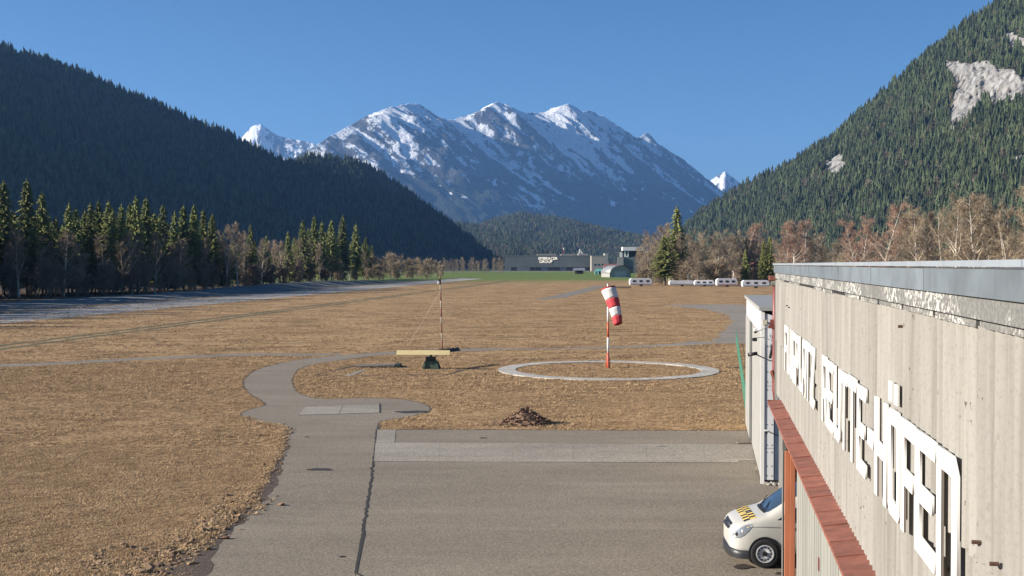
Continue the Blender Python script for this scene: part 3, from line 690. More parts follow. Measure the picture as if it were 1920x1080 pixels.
for px in np.arange(-150, 700, 13.0):
    for row in range(2):
        x = px + rs.uniform(-6, 6); Y = EDGE(x) + 16 + 16 * row + rs.uniform(-5, 8); p = G(x, 496 + CAM_H * F_PX / Y)
        tip = interp(np.array([x]), [(-150, 395), (0, 405), (130, 415), (250, 405), (390, 425), (420, 462), (540, 462), (570, 435), (690, 460)])[0] + rs.uniform(-8, 25)
        h = CAM_H + (496 - tip) / F_PX * Y; k = rs.randint(6)
        plant(('s', k), SP[k], 'spruce_tree', 'dark green spruce in the rows behind the foremost spruces beyond the runway', 'spruce', 'spruces behind the forest edge', (p.x, p.y, 0.6), h / 27 * 0.9, rs.rand() * 6.28, h / 27)
for i in range(26):                                    # the forest edge goes on to the left
    for row in range(2):
        Y = 262 - i * 6.5 + rs.uniform(-2, 2); X = -137 - 9 * row + rs.uniform(-3, 3) + 0.102 * Y; h = rs.uniform(23, 28); k = rs.randint(6)
        if (X / Y) * F_PX + 960 > -60: continue
        plant(('s', k), SP[k], 'spruce_tree', LBL_S, 'spruce', 'spruces along the runway', (X, Y, 0), h / 27 * 0.9, rs.rand() * 6.28, h / 27)
LBL_B = 'leafless grey-brown tree at the foot of the spruces beyond the runway'
bare_px = [(18, 455), (35, 430), (68, 440), (95, 455), (120, 430), (140, 445), (165, 450), (196, 440), (230, 452), (248, 432), (262, 440), (290, 436), (312, 450), (336, 448), (360, 455), (388, 446), (425, 420), (446, 418), (462, 432), (490, 448), (512, 450), (530, 452), (556, 446), (580, 446), (600, 455), (630, 462), (655, 470), (690, 470)]
for px, py in bare_px:
    Y = EDGE(px) - rs.uniform(0, 7); p = G(px, 496 + CAM_H * F_PX / Y); h = CAM_H + (496 - py) / F_PX * Y; k = rs.randint(3)
    pale = px in (35, 68, 120, 248, 290, 336, 425, 446, 490, 530, 580, 655)
    if pale: plant(('p', k), PB[k], 'bare_tree', 'leafless pale-barked tree in front of the dark spruces beyond the runway', 'tree', 'pale leafless trees along the runway', (p.x, p.y, 0.4), h / 20, rs.rand() * 6.28)
    else: plant(('b', k), BT[k], 'bare_tree', LBL_B, 'tree', 'leafless trees along the runway', (p.x, p.y, 0.4), h / 20, rs.rand() * 6.28)
for px in np.arange(-40, 700, 26.0):
    x = px + rs.uniform(-5, 5); Y = EDGE(x) - rs.uniform(2, 8); p = G(x, 496 + CAM_H * F_PX / Y); k = rs.randint(2)
    plant(('d', k), DSH[k], 'thicket_shrub', 'low dark leafless shrub in the undergrowth at the forest edge', 'shrub', 'undergrowth shrubs along the forest edge', (p.x, p.y, 0.5), rs.uniform(0.7, 1.5), rs.rand() * 6.28)
for px, py, Y in [(702, 476, 545), (718, 480, 560), (735, 470, 570), (748, 482, 560), (764, 478, 600), (780, 480, 620), (792, 484, 610), (806, 482, 650), (818, 486, 660)] + [(708, 490, 530), (742, 492, 540), (770, 494, 575), (800, 494, 605), (826, 494, 640)]:
    p = G(px, 496 + CAM_H * F_PX / Y); h = CAM_H + (496 - py) / F_PX * Y; k = rs.randint(3)
    plant(('h', k), SH[k], 'hazel_bush', 'sunlit tan leafless bush at the end of the spruce forest edge', 'bush', 'tan bushes at the end of the forest edge', (p.x, p.y, 0), h / 8, rs.rand() * 6.28)
for i in range(26):
    px = 832 + i * 4.5 + rs.uniform(-2, 2); Y = rs.uniform(880, 1180); p = G(px, 496 + CAM_H * F_PX / Y); h = CAM_H + (496 - rs.uniform(480, 490)) / F_PX * Y; k = rs.randint(3)
    plant(('fb', k), BT[k], 'bare_tree', 'small distant leafless tree at the foot of the shaded forested hill', 'tree', 'distant trees at the foot of the shaded hill', (p.x, p.y, 0), h / 20, rs.rand() * 6.28, h / 20)

# right-hand trees behind the trailers and the hangar roof
def right(kind, pool, name, label, cat, group, items, base_h, wide=1.0):
    for px, py, Y in items:
        if len(items) > 3 and (1218 < px < 1276 or 1388 < px < 1452): Y = max(Y, 436 + abs(px % 7) * 4)
        X = (px - 960) / F_PX * Y; h = CAM_H + (496 - py) / F_PX * Y; k = rs.randint(len(pool))
        plant((kind, k), pool[k], name, label, cat, group, (X, Y, 0), h / base_h * wide, rs.rand() * 6.28, h / base_h)
right('rs', SP[:1], 'spruce_tree', 'tallest spruce, rising behind the bare trees beside the parked trailers', 'spruce', None, [(1271, 387, 452)], 27, 1.15)
right('rs2', [SP[1]], 'spruce_tree', 'mid-green bushy spruce standing right behind the first white trailer', 'spruce', None, [(1247, 441, 414)], 27, 1.8)
right('rs3', [SP[2]], 'spruce_tree', 'slim young spruce behind the trailers, standing alone near the hangar', 'spruce', None, [(1398, 466, 418)], 27, 0.9)
right('rs4', [SP[3], SP[5]], 'spruce_tree', 'slim dark spruce in the pair behind the hangar corner', 'spruce', 'pair of slim spruces behind the hangar corner', [(1432, 450, 408), (1443, 442, 408)], 27, 0.75)
pale = [(1208, 455, 470), (1222, 432, 480), (1236, 420, 470), (1255, 415, 470), (1268, 425, 450), (1283, 430, 470), (1296, 440, 460), (1310, 436, 450), (1326, 432, 460), (1343, 438, 455), (1358, 430, 450), (1372, 428, 455), (1388, 436, 450), (1215, 470, 445), (1300, 470, 440), (1340, 468, 440), (1375, 468, 440), (1412, 452, 430), (1428, 446, 460),
        (1462, 455, 400), (1545, 452, 390), (1560, 450, 400), (1578, 455, 380), (1702, 398, 350), (1722, 388, 345), (1735, 402, 360), (1750, 392, 350), (1768, 386, 340), (1790, 372, 330), (1812, 362, 330), (1830, 358, 325), (1846, 360, 335), (1865, 368, 330), (1884, 385, 340), (1905, 372, 320), (1925, 355, 310), (1945, 350, 315), (1972, 352, 310), (2000, 355, 315)]
right('rp', PB, 'bare_tree', 'leafless tan-twigged tree with pale trunk behind the trailers and hangar roof', 'tree', 'pale leafless trees behind the hangar', pale, 20)
fill = [(x + rs.uniform(-6, 6), rs.uniform(430, 462) if x < 1700 else rs.uniform(405, 440), rs.uniform(400, 470) if x < 1700 else rs.uniform(360, 420)) for x in np.arange(1195, 1990, 17.0)]
right('rf', BT, 'bare_tree', 'leafless grey-brown tree in the thicket behind the hangar roof', 'tree', 'grey-brown leafless trees behind the hangar', fill, 20)
red = [(1392, 418, 440), (1420, 412, 440), (1478, 418, 390), (1492, 408, 385), (1508, 406, 390), (1610, 408, 360), (1620, 404, 365)]
right('rr', RB, 'birch_tree', 'leafless birch with reddish twigs and pale trunk behind the hangar roof', 'birch', 'red-twigged birches behind the hangar', red, 22)
right('rr2', RB[1:], 'birch_tree', 'broadest red-twigged birch with white branching trunk behind the hangar roof', 'birch', None, [(1652, 374, 350)], 22)
und = [(x + rs.uniform(-5, 5), rs.uniform(480, 490), rs.uniform(400, 440) if x < 1700 else rs.uniform(335, 370)) for x in np.arange(1200, 1960, 14.0)]
right('ru', SH + DSH, 'thicket_shrub', 'leafless brown shrub in the undergrowth behind the trailers and hangar', 'shrub', 'undergrowth shrubs behind the hangar', [(a, b, c) for a, b, c in und], 8)

# ================================================================== HANGAR (frame: lx into the building, ly along the wall away from us)
TH = math.atan(367 / F_PX); COS, TAN = math.cos(TH), math.tan(TH)
A_ = lambda q: q * COS                               # lateral offset from the camera line -> lx
B_ = lambda Y, q=2.0: (Y + q * COS * math.sin(TH)) / COS   # distance -> ly
M_CLAD = None
def cladding_material():
    n = NT('weathered_fibre_cement'); p = n.pos('object'); w = n.pos()
    big = n.noise(n.mapv(w, (1, 1, 0.25)), 0.9, 6, 0.65); fine = n.noise(w, 26.0, 4, 0.7); run = n.noise(n.mapv(w, (3.5, 3.5, 0.12)), 2.2, 5, 0.65)
    spot = n.noise(n.mapv(w, (1, 1, 0.6)), 13.0, 3, 0.6); zone = n.noise(w, 0.5, 3, 0.5)
    col = n.mix(n.ramp(big, [(0.3, 0.0), (0.7, 1.0)]), (0.228, 0.216, 0.194), (0.290, 0.276, 0.250))
    col = n.mix(n.ramp(run, [(0.46, 0.0), (0.68, 0.6)]), col, (0.145, 0.133, 0.113))
    sp = n.math('MULTIPLY', n.ramp(spot, [(0.64, 0.0), (0.69, 1.0)]), n.ramp(zone, [(0.48, 0.0), (0.6, 0.9)]))
    col = n.mix(sp, col, (0.07, 0.062, 0.052))
    col = n.mix(n.ramp(fine, [(0.3, 0.35), (0.5, 0.0)]), col, (0.14, 0.13, 0.108))
    col = n.mix(1.0, col, n.rng(n.objrand(), 0, 1, 0.93, 1.07), 'MULTIPLY')
    n.bump(fine, 0.25, 0.01); return n.done(col, 0.9, 0, 0.2)
M_CLAD = cladding_material()
M_ZINC = mat('blue_grey_sheet_metal', (0.20, 0.235, 0.26), 0.5, 0.25, 2.5, 0.35, kind='object', rnd=0.08)
M_ZINC2 = mat('pale_zinc_lip', (0.40, 0.45, 0.49), 0.42, 0.12, 3, 0.4)
def flaking():
    n = NT('flaking_painted_gutter'); w = n.pos(); f = n.noise(n.mapv(w, (1, 1, 1.2)), 15.0, 6, 0.7, 0.4); g = n.noise(w, 1.2, 3, 0.5); h = n.noise(w, 30, 3, 0.7)
    base = n.mix(n.ramp(h, [(0.35, 0.0), (0.65, 1.0)]), (0.10, 0.105, 0.10), (0.19, 0.185, 0.17))
    k = n.math('MULTIPLY', n.ramp(f, [(0.52, 0.0), (0.57, 1.0)]), n.ramp(g, [(0.38, 0.0), (0.55, 1.0)]))
    return n.done(n.mix(k, base, (0.62, 0.60, 0.55)), 0.85)
M_FLAKE = flaking()
M_RUSTRED = mat('oxide_red_sheet', (0.25, 0.088, 0.055), 0.6, 0.35, 4, rnd=0.12, kind='world')
M_RUSTWOOD = mat('orange_red_painted_steel', (0.40, 0.135, 0.062), 0.6, 0.22, 3, stretch=(1, 1, 0.2))
M_DARKRED = mat('dark_red_pipe', (0.17, 0.042, 0.036), 0.5, 0.3, 4)
M_DOOR = mat('grey_door_boards', (0.25, 0.245, 0.215), 0.8, 0.25, 3, stretch=(6, 6, 0.25), kind='world', rnd=0.08)
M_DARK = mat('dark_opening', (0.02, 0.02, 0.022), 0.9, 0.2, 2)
M_WHITE = mat('white_painted_plate', (0.72, 0.71, 0.67), 0.5, 0.05, 2)
M_OFFWHITE = mat('off_white_panel', (0.30, 0.295, 0.27), 0.6, 0.12, 1.2)
M_GREYPANEL = mat('light_grey_panel', (0.46, 0.46, 0.455), 0.55, 0.07, 1.5, rnd=0.05)
M_FRONT = mat('pale_grey_front_panel', (0.66, 0.66, 0.655), 0.55, 0.06, 1.5, rnd=0.04)
M_BLUEDOOR = mat('dark_blue_door', (0.06, 0.085, 0.13), 0.45, 0.2, 2)
M_BLACK = mat('black_plastic', (0.022, 0.021, 0.024), 0.45, 0.2, 8)
M_INT = mat('hangar_interior', (0.16, 0.15, 0.14), 0.9, 0.3, 0.6)
hangar = thing('hangar', 'long grey hangar with corrugated wall, red canopy strip and sliding doors', 'hangar', (0, 0, 0), -TH)
LW = A_(2.0); Y_END = B_(34.3); Y_NEAR = 3.2; TOPZ = 6.88
core = MB()
core.box(LW + 0.05, LW + 0.16, Y_NEAR, Y_END, 3.48, 6.95)                  # wall over the doors
core.box(LW + 0.05, LW + 0.16, Y_NEAR, B_(24.4), 0, 3.478)
core.box(LW + 0.05, LW + 0.16, B_(32.6), Y_END, 0, 3.478)
core.box(LW + 0.162, LW + 14, Y_END - 0.15, Y_END, 0, 6.95); core.box(LW + 0.162, LW + 14, Y_NEAR, Y_NEAR + 0.15, 0, 6.95); core.box(LW + 14.002, LW + 14.2, Y_NEAR, Y_END, 0, 6.95)
core.build('wall', M_INT, hangar)
MB().box(LW - 0.02, LW + 14.3, Y_NEAR - 0.1, Y_END + 0.1, 6.96, 7.22).build('roof', M_INT, hangar)
# corrugated sheets, two rows
PW, WAVES = 0.26, 5; SW = PW * WAVES
def sheet_mesh(h, name):
    ny = WAVES * 8 + 1; y = np.linspace(0, SW, ny); P = np.zeros((ny, 2, 3))
    P[:, :, 1] = y[:, None]; P[:, :, 0] = -0.036 * np.cos(2 * np.pi * y / PW)[:, None]; P[:, 1, 2] = h
    me = grid_mesh(name, P, M_CLAD); return me
S_UP, S_LO = sheet_mesh(1.76, 'upper_sheet'), sheet_mesh(1.66, 'lower_sheet')
ns = int((Y_END - Y_NEAR) / SW)
for i in range(ns):
    y0 = Y_END - (i + 1) * SW
    o = link('corrugated_sheet', S_UP, hangar); o.location = (LW - 0.012, y0, 5.14 + rs.uniform(-0.012, 0.012))
    o = link('corrugated_sheet', S_LO, hangar); o.location = (LW + 0.018, y0, 3.60 + rs.uniform(-0.015, 0.015))
# eaves: zinc fascia panels, pale lip, flaking gutter board, slats, dark board standing in for the shadow line
SEG = 3.4; k = 0; y = B_(27.1) + 2 * SEG
while y > Y_NEAR:
    y1, y0 = min(y, Y_END + 0.12), max(y - SEG, Y_NEAR - 0.1)
    if y1 > y0:
        MB().box(A_(1.86), A_(2.02), y0 + 0.012, y1 - 0.012, 7.075, 7.268 + 0.002 * (k % 2)).build('fascia_panel', M_ZINC, hangar)
        MB().box(A_(1.83), A_(2.35), y0 + 0.008, y1 - 0.008, 7.285, 7.330).build('roof_lip', M_ZINC2, hangar)
        MB().box(A_(1.895), A_(2.01), y0 + 0.006, y1 - 0.006, 6.915, 7.070).build('gutter_board', M_FLAKE, hangar)
        for j in range(2):
            ya = y0 + (y1 - y0) * j / 2; yb = y0 + (y1 - y0) * (j + 1) / 2 - 0.09
            if rs.rand() < 0.85: MB().box(A_(1.945), A_(1.985), ya + 0.05, yb, 6.855 - 0.015 * rs.rand(), 6.912).build('eave_slat', M_FLAKE, hangar)
    y -= SEG; k += 1
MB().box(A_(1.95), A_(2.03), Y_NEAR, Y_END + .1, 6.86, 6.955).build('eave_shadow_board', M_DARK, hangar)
MB().box(A_(1.93), A_(2.03), Y_END - 0.0, Y_END + 0.09, 3.3, 6.86).build('corner_trim', M_OFFWHITE, hangar)
# canopy flashing
y = B_(32.3); i = 0
while y > Y_NEAR:
    L = (1.0, 0.82, 1.15, 0.95)[i % 4]; y0 = max(y - L, Y_NEAR); zz = 0.004 * (i % 2)
    mb = MB(); x0, x1 = A_(1.63), LW + 0.03
    mb.add([(x0, y0, 3.60 + zz), (x1, y0, 3.655 + zz), (x1, y + 0.02, 3.655 + zz), (x0, y + 0.02, 3.60 + zz), (x0, y0, 3.55 + zz), (x1, y0, 3.60 + zz), (x1, y + 0.02, 3.60 + zz), (x0, y + 0.02, 3.55 + zz)],
           [(0, 1, 2, 3), (7, 6, 5, 4), (0, 4, 5, 1), (1, 5, 6, 2), (2, 6, 7, 3), (3, 7, 4, 0)])
    mb.add([(x0, y0, 3.612 + zz), (x1, y0, 3.667 + zz), (x1, y0 + 0.03, 3.667 + zz), (x0, y0 + 0.03, 3.612 + zz), (x0, y0, 3.602 + zz), (x1, y0, 3.657 + zz), (x1, y0 + .03, 3.657 + zz), (x0, y0 + .03, 3.602 + zz)], [(0, 1, 2, 3), (0, 4, 5, 1), (2, 6, 7, 3), (3, 7, 4, 0)])
    mb.build('flashing_sheet', M_RUSTRED, hangar); y = y0; i += 1
MB().box(A_(1.63), LW - 0.03, B_(32.3) + 0.025, B_(32.3) + 0.06, 3.50, 3.64).build('canopy_end', M_RUSTRED, hangar)
# sliding door leaves of boards, slots, posts
yd = B_(23.9, 1.79); xd = A_(1.79); i = 0
while yd > Y_NEAR:
    w = (1.5, 1.05, 1.45, 1.2)[i % 4]; y0 = max(yd - w, Y_NEAR); leaf = MB(); nb = 6
    for b in range(nb):
        a0 = y0 + 0.01 + (yd - y0 - 0.02) * b / nb; a1 = y0 + 0.01 + (yd - y0 - 0.02) * (b + 1) / nb - 0.008
        leaf.box(xd + 0.003 * (b % 2), xd + 0.05, a0, a1, 0.05, 3.50)
    lf = leaf.build('door_leaf', M_DOOR, hangar)
    ym = B_((22.2, 20.2, 18.6)[i], 1.79) if i < 3 else y0 + 0.3
    if y0 + 0.08 < ym < yd - 0.08: MB().box(xd - 0.012, xd + 0.004, ym - 0.07, ym + 0.07, 2.42, 2.62).build('handle_slot', M_DARKRED, lf)
    yd = y0; i += 1
yp = B_(24.0)
MB().box(A_(1.565), A_(1.66), yp, yp + 0.10, 0.02, 3.54).build('door_post', M_RUSTWOOD, hangar, bevel=0.008)
MB().box(A_(1.664), A_(1.775), yp - 0.03, yp + 0.10, 0.02, 3.54).build('door_post', M_RUSTWOOD, hangar, bevel=0.008)
MB().box(A_(1.543), A_(1.562), yp + 0.12, yp + 0.2, 0.02, 3.5).build('door_edge_strip', M_DARK, hangar)
MB().box(A_(1.520), A_(1.540), yp + 0.14, yp + 0.2, 0.02, 3.52).build('door_edge_strip', M_OFFWHITE, hangar)
MB().box(A_(1.56), A_(1.60), yp - 0.06, yp - 0.005, 0.02, 0.35).build('post_guard', M_WHITE, hangar)
# rainwater pipe and its brackets at the far corner
yq = Y_END + 0.14
pipe = MB().tube([(A_(1.93), yq, 6.75), (A_(1.93), yq, 5.55), (A_(1.93), yq, 4.3), (A_(1.93), yq, 3.75), (A_(1.97), yq - 0.1, 3.3)], 0.07, 10).build('downpipe', M_DARKRED, hangar, True)
MB().box(A_(1.76), A_(1.99), yq - 0.12, yq + 0.3, 6.84, 6.98).build('gutter_end', M_RUSTRED, hangar, bevel=0.01)
MB().box(A_(1.82), A_(1.96), yq - 0.1, yq + 0.12, 6.70, 6.83).build('gutter_box', M_FLAKE, hangar)
MB().box(A_(1.75), A_(1.95), yq - 0.08, yq + 0.08, 5.47, 5.56).build('pipe_bracket', M_DARKRED, pipe)
MB().box(A_(1.80), A_(1.95), yq - 0.06, yq + 0.06, 5.562, 5.72).build('pipe_bracket', M_DARKRED, pipe)
mb = MB(); mb.add([(A_(1.80), yq - .1, 4.22), (A_(1.86), yq - .1, 4.27), (A_(2.0), yq - .1, 3.72), (A_(1.98), yq - .1, 3.6), (A_(1.80), yq + .1, 4.22), (A_(1.86), yq + .1, 4.27), (A_(2.0), yq + .1, 3.72), (A_(1.98), yq + .1, 3.6)], [(0, 1, 2, 3), (7, 6, 5, 4), (0, 4, 5, 1), (1, 5, 6, 2), (2, 6, 7, 3), (3, 7, 4, 0)])
mb.build('pipe_shoe', M_RUSTRED, pipe)
# screws on the wall
M_SCREW = mat('rusty_bolt', (0.10, 0.055, 0.035), 0.7, 0.3, 20)
bolt = MB().tube([(-0.06, 0, 0), (0.0, 0, 0)], 0.016, 6).mesh('bolt', M_SCREW)
for Y, h in ((8.6, 2.0), (8.05, 2.02), (7.75, 2.16), (12.0, 0.62), (28.5, 1.02), (29.2, 1.0)):
    o = link('bolt', bolt, hangar); o.location = (LW - 0.03, B_(Y), CAM_H - h)

# ---- white cut-out letters on the wall: outlines in a 1 x 1 cell, chamfered corners
S = 0.245                                             # stroke width (share of cell width)
VB = 0.15                                             # bar height
def oct_(x0, x1, y0, y1, cx, cy): return [(x0 + cx, y0), (x1 - cx, y0), (x1, y0 + cy), (x1, y1 - cy), (x1 - cx, y1), (x0 + cx, y1), (x0, y1 - cy), (x0, y0 + cy)]
rect = lambda x0, x1, y0, y1: [(x0, y0), (x1, y0), (x1, y1), (x0, y1)]
GL = {
 'F': [[(0, 0), (S, 0), (S, .42), (.85, .42), (.85, .42 + VB), (S, .42 + VB), (S, 1 - VB), (1, 1 - VB), (1, 1), (0, 1)]],
 'L': [[(0, 0), (.95, 0), (.95, VB), (S, VB), (S, 1), (0, 1)]],
 'U': [[(.12, 0), (.88, 0), (1, .08), (1, 1), (1 - S, 1), (1 - S, VB), (S, VB), (S, 1), (0, 1), (0, .08)]],
 'G': [[(.12, 0), (.88, 0), (1, .08), (1, .55), (.5, .55), (.5, .55 - VB), (1 - S, .55 - VB), (1 - S, VB), (S, VB), (S, 1 - VB), (1, 1 - VB), (1, .92), (.88, 1), (.12, 1), (0, .92), (0, .08)]],
 'P': [[(0, 0), (S, 0), (S, .38), (.88, .38), (1, .46), (1, .92), (.88, 1), (0, 1)], rect(S, 1 - S, .38 + VB, 1 - VB)],
 'A': [[(0, 0), (S, 0), (S, .32), (1 - S, .32), (1 - S, 0), (1, 0), (1, .92), (.85, 1), (.15, 1), (0, .92)], rect(S, 1 - S, .32 + VB, 1 - VB)],
 'T': [[(.5 - S / 2, 0), (.5 + S / 2, 0), (.5 + S / 2, 1 - VB), (1, 1 - VB), (1, 1), (0, 1), (0, 1 - VB), (.5 - S / 2, 1 - VB)]],
 'Z': [[(0, 0), (1, 0), (1, VB), (.36, VB), (1, 1 - VB - .06), (1, 1), (0, 1), (0, 1 - VB), (.62, 1 - VB), (0, VB + .06)]],
 'R': [[(0, 0), (S, 0), (S, .36), (.48, .36), (.68, 0), (1, 0), (.80, .37), (1, .46), (1, .92), (.88, 1), (0, 1)], rect(S, 1 - S, .36 + VB, 1 - VB)],
 'E': [[(0, 0), (1, 0), (1, VB), (S, VB), (S, .42), (.85, .42), (.85, .42 + VB), (S, .42 + VB), (S, 1 - VB), (1, 1 - VB), (1, 1), (0, 1)]],
 'H': [[(0, 0), (S, 0), (S, .42), (1 - S, .42), (1 - S, 0), (1, 0), (1, 1), (1 - S, 1), (1 - S, .42 + VB), (S, .42 + VB), (S, 1), (0, 1)]],
 'O': [oct_(0, 1, 0, 1, .14, .08), rect(S, 1 - S, VB, 1 - VB)],
 'N': [[(0, 0), (S, 0), (S, 1 - VB), (1 - S, 1 - VB), (1 - S, 0), (1, 0), (1, .88), (.80, 1), (0, 1)]],
 '-': [rect(0, 1, .42, .60)]}
sign = thing('lettering', 'white cut-out letters reading FLUGPLATZ REUTTE-HÖFEN on the corrugated hangar wall', 'sign', (0, 0, 0), -TH)
LX = A_(1.93); LT, LB = CAM_H - 0.77 * 1.95, CAM_H - 1.34 * 1.95
def letter(ch, y_left, w, zb, zt, parent=sign, name='letter'):
    cu = bpy.data.curves.new(name, 'CURVE'); cu.dimensions = '2D'; cu.fill_mode = 'BOTH'; cu.extrude = 0.012
    for pl in GL[ch]:
        sp = cu.splines.new('POLY'); sp.points.add(len(pl) - 1); sp.use_cyclic_u = True
        for i, (a, b) in enumerate(pl): sp.points[i].co = (a * w, b * (zt - zb), 0, 1)
    tmp = bpy.data.objects.new('tmp', cu); COL.objects.link(tmp); dg = bpy.context.evaluated_depsgraph_get()
    me = bpy.data.meshes.new_from_object(tmp.evaluated_get(dg)); bpy.data.objects.remove(tmp); me.name = name; me.materials.clear(); me.materials.append(M_WHITE)
    # curve x runs towards us along the wall, curve y is up
    me.transform(Matrix(((0, 0, -1, 0), (-1, 0, 0, 0), (0, 1, 0, 0), (0, 0, 0, 1))))
    o = link(name, me, parent); o.location = (LX + rs.uniform(-0.004, 0.004), y_left, zb)
    o.rotation_euler = (R(rs.uniform(-0.7, 0.7)), 0, 0)
    return o
def word(txt, Y0, Y1):
    b0, b1 = B_(Y0, 1.95), B_(Y1, 1.95); n = len(txt); pitch = (b0 - b1) / n
    for i, ch in enumerate(txt): letter(ch, b0 - i * pitch, pitch * 0.90, LB + rs.uniform(-.02, .02), LT + rs.uniform(-.02, .02))
word('FLUGPLATZ', 29.8, 21.5); word('REUTTE', 20.1, 14.42)
letter('-', B_(14.36, 1.95), 0.5, LB, LT)
for ch, ya, yb in (('H', 13.70, 12.78), ('O', 12.70, 11.92), ('F', 11.84, 11.06), ('E', 11.02, 10.04), ('N', 9.98, 9.16)):
    letter(ch, B_(ya, 1.95), B_(ya, 1.95) - B_(yb, 1.95), LB, LT)
for ya, yb in ((12.68, 12.44), (12.30, 12.10)):
    zt, zb = CAM_H - 0.628 * 1.95, CAM_H - 0.735 * 1.95
    MB().box(LX - 0.012, LX + 0.012, B_(yb, 1.95), B_(ya, 1.95), zb, zt).build('umlaut_dot', M_WHITE, sign)

# ================================================================== ANNEX beyond the hangar
annex = thing('annex', 'narrow pale grey annex with white eaves standing beyond the hangar corner', 'building', (0, 0, 0), -TH)
ax = A_(1.80); yb0 = B_(39.7, 1.8); yb1 = B_(55.0, 1.8); XR = ax + 7.5
mb = MB(); mb.box(ax + 0.06, XR, yb0 + 0.06, yb1, 0.12, 5.30); mb.build('core_wall', M_OFFWHITE, annex)
# side: upper fascia band, lower panels and a dark slot, far post
MB().box(ax - 0.02, ax + 0.055, yb0 + 0.1, yb1 + 0.05, 4.98, 5.74).build('side_fascia', M_GREYPANEL, annex)
s0, s1 = B_(48.3, 1.8), B_(49.9, 1.8)
MB().box(ax + 0.0, ax + 0.055, yb0 + 0.12, s0, 0.10, 4.976).build('side_panel', M_OFFWHITE, annex)
MB().box(ax + 0.03, ax + 0.058, s0 + 0.004, s1, 0.10, 4.976).build('side_slot', M_DARK, annex)
MB().box(ax - 0.05, ax + 0.055, s1 + 0.004, yb1, 0.05, 4.976).build('side_panel', M_OFFWHITE, annex)
MB().box(ax - 0.03, ax + 0.09, yb0 - 0.03, yb0 + 0.09, 0.02, 5.72).build('corner_post', M_WHITE, annex)
# front: three cladding panels with screws, blue door, sloping top under a dark soffit
xd0 = A_(2.20)
for z0, z1 in ((0.16, 1.20), (1.215, 3.27)):
    MB().box(ax + 0.1, xd0, yb0, yb0 + 0.055, z0, z1).build('front_panel', M_FRONT, annex)
mb = MB(); mb.add([(ax + 0.1, yb0, 3.285), (XR, yb0, 3.285), (XR, yb0, 4.3), (ax + 0.1, yb0, 5.68), (ax + .1, yb0 + .055, 3.285), (XR, yb0 + .055, 3.285), (XR, yb0 + .055, 4.3), (ax + 0.1, yb0 + .055, 5.68)],
                  [(0, 1, 2, 3), (7, 6, 5, 4), (0, 4, 5, 1), (1, 5, 6, 2), (2, 6, 7, 3), (3, 7, 4, 0)]); mb.build('front_panel', M_FRONT, annex)
MB().box(xd0 + 0.004, A_(2.38), yb0 + 0.01, yb0 + 0.055, 0.16, 3.27).build('blue_door', M_BLUEDOOR, annex)
MB().box(A_(2.383), XR, yb0, yb0 + 0.055, 0.16, 3.27).build('front_panel', M_OFFWHITE, annex)
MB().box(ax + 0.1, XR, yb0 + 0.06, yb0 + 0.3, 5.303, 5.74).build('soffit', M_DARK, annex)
MB().box(ax - 0.10, XR + 0.2, yb0 - 0.25, yb1 + 0.2, 5.78, 5.90).build('roof', M_OFFWHITE, annex)
MB().box(ax + 0.11, XR, yb0 + 0.02, yb0 + 0.05, 0.02, 0.15).build('plinth', M_DARK, annex)
scr = MB().tube([(0, -0.012, 0), (0, 0.004, 0)], 0.018, 6).mesh('screw', M_BLACK)
for z in (0.3, 0.62, 1.08, 1.32, 2.0, 2.6, 3.15, 3.42, 3.75, 4.6):
    for x in (ax + 0.17, xd0 - 0.06):
        o = link('screw', scr, annex); o.location = (x, yb0, z)
# stones stacked at the annex foot
rs = np.random.RandomState(31)
M_STONE = mat('pale_stone', (0.36, 0.33, 0.29), 0.9, 0.3, 6, rnd=0.3, kind='world')
def rock_mesh(seed, sx, sy, sz, m, name='stone', sub=2, rough=0.25):
    bm = bmesh.new(); bmesh.ops.create_icosphere(bm, subdivisions=sub, radius=1); r = np.random.RandomState(seed); k = r.rand(6) * 6
    for v in bm.verts:
        c = v.co; d = 1 + rough * (math.sin(3 * c.x + k[0]) * math.sin(3.4 * c.y + k[1]) + 0.6 * math.sin(5 * c.z + k[2] + 3 * c.x)) + rough * 0.35 * r.randn()
        v.co = Vector((c.x * sx * d, c.y * sy * d, c.z * sz * d))
    me = bpy.data.meshes.new(name); bm.to_mesh(me); bm.free(); me.materials.append(m); return me
stones = [rock_mesh(k, 0.09, 0.08, 0.06, M_STONE, sub=1) for k in range(3)]
for i in range(9):
    o = link('stone', stones[i % 3]); tag(o, 'fist-sized pale stone lying at the foot of the annex front', 'stone', 'stones at the foot of the annex')
    lx, ly = ax + 0.16 + 0.085 * i, yb0 - 0.10 - 0.06 * (i % 2)
    o.location = (lx * COS + ly * math.sin(TH), -lx * math.sin(TH) + ly * COS, 0.055); o.rotation_euler = (0, 0, i)
for k, (px, py, L) in enumerate(((1405, 866, 0.9), (1412, 842, 1.3), (1398, 832, 0.7), (1420, 880, 0.6))):
    p = G(px, py); o = MB().box(-L / 2, L / 2, -0.07, 0.07, 0, 0.035).build('plank', mat('weathered_plank', (0.30, 0.25, 0.18), 0.85, 0.3, 5, stretch=(0.3, 4, 4)))
    tag(o, 'short weathered plank lying on the concrete beside the annex wall', 'plank', 'planks beside the annex'); o.location = (p.x, p.y, 0.026); o.rotation_euler = (0, 0, 0.1 if k in (0, 2) else 1.25)
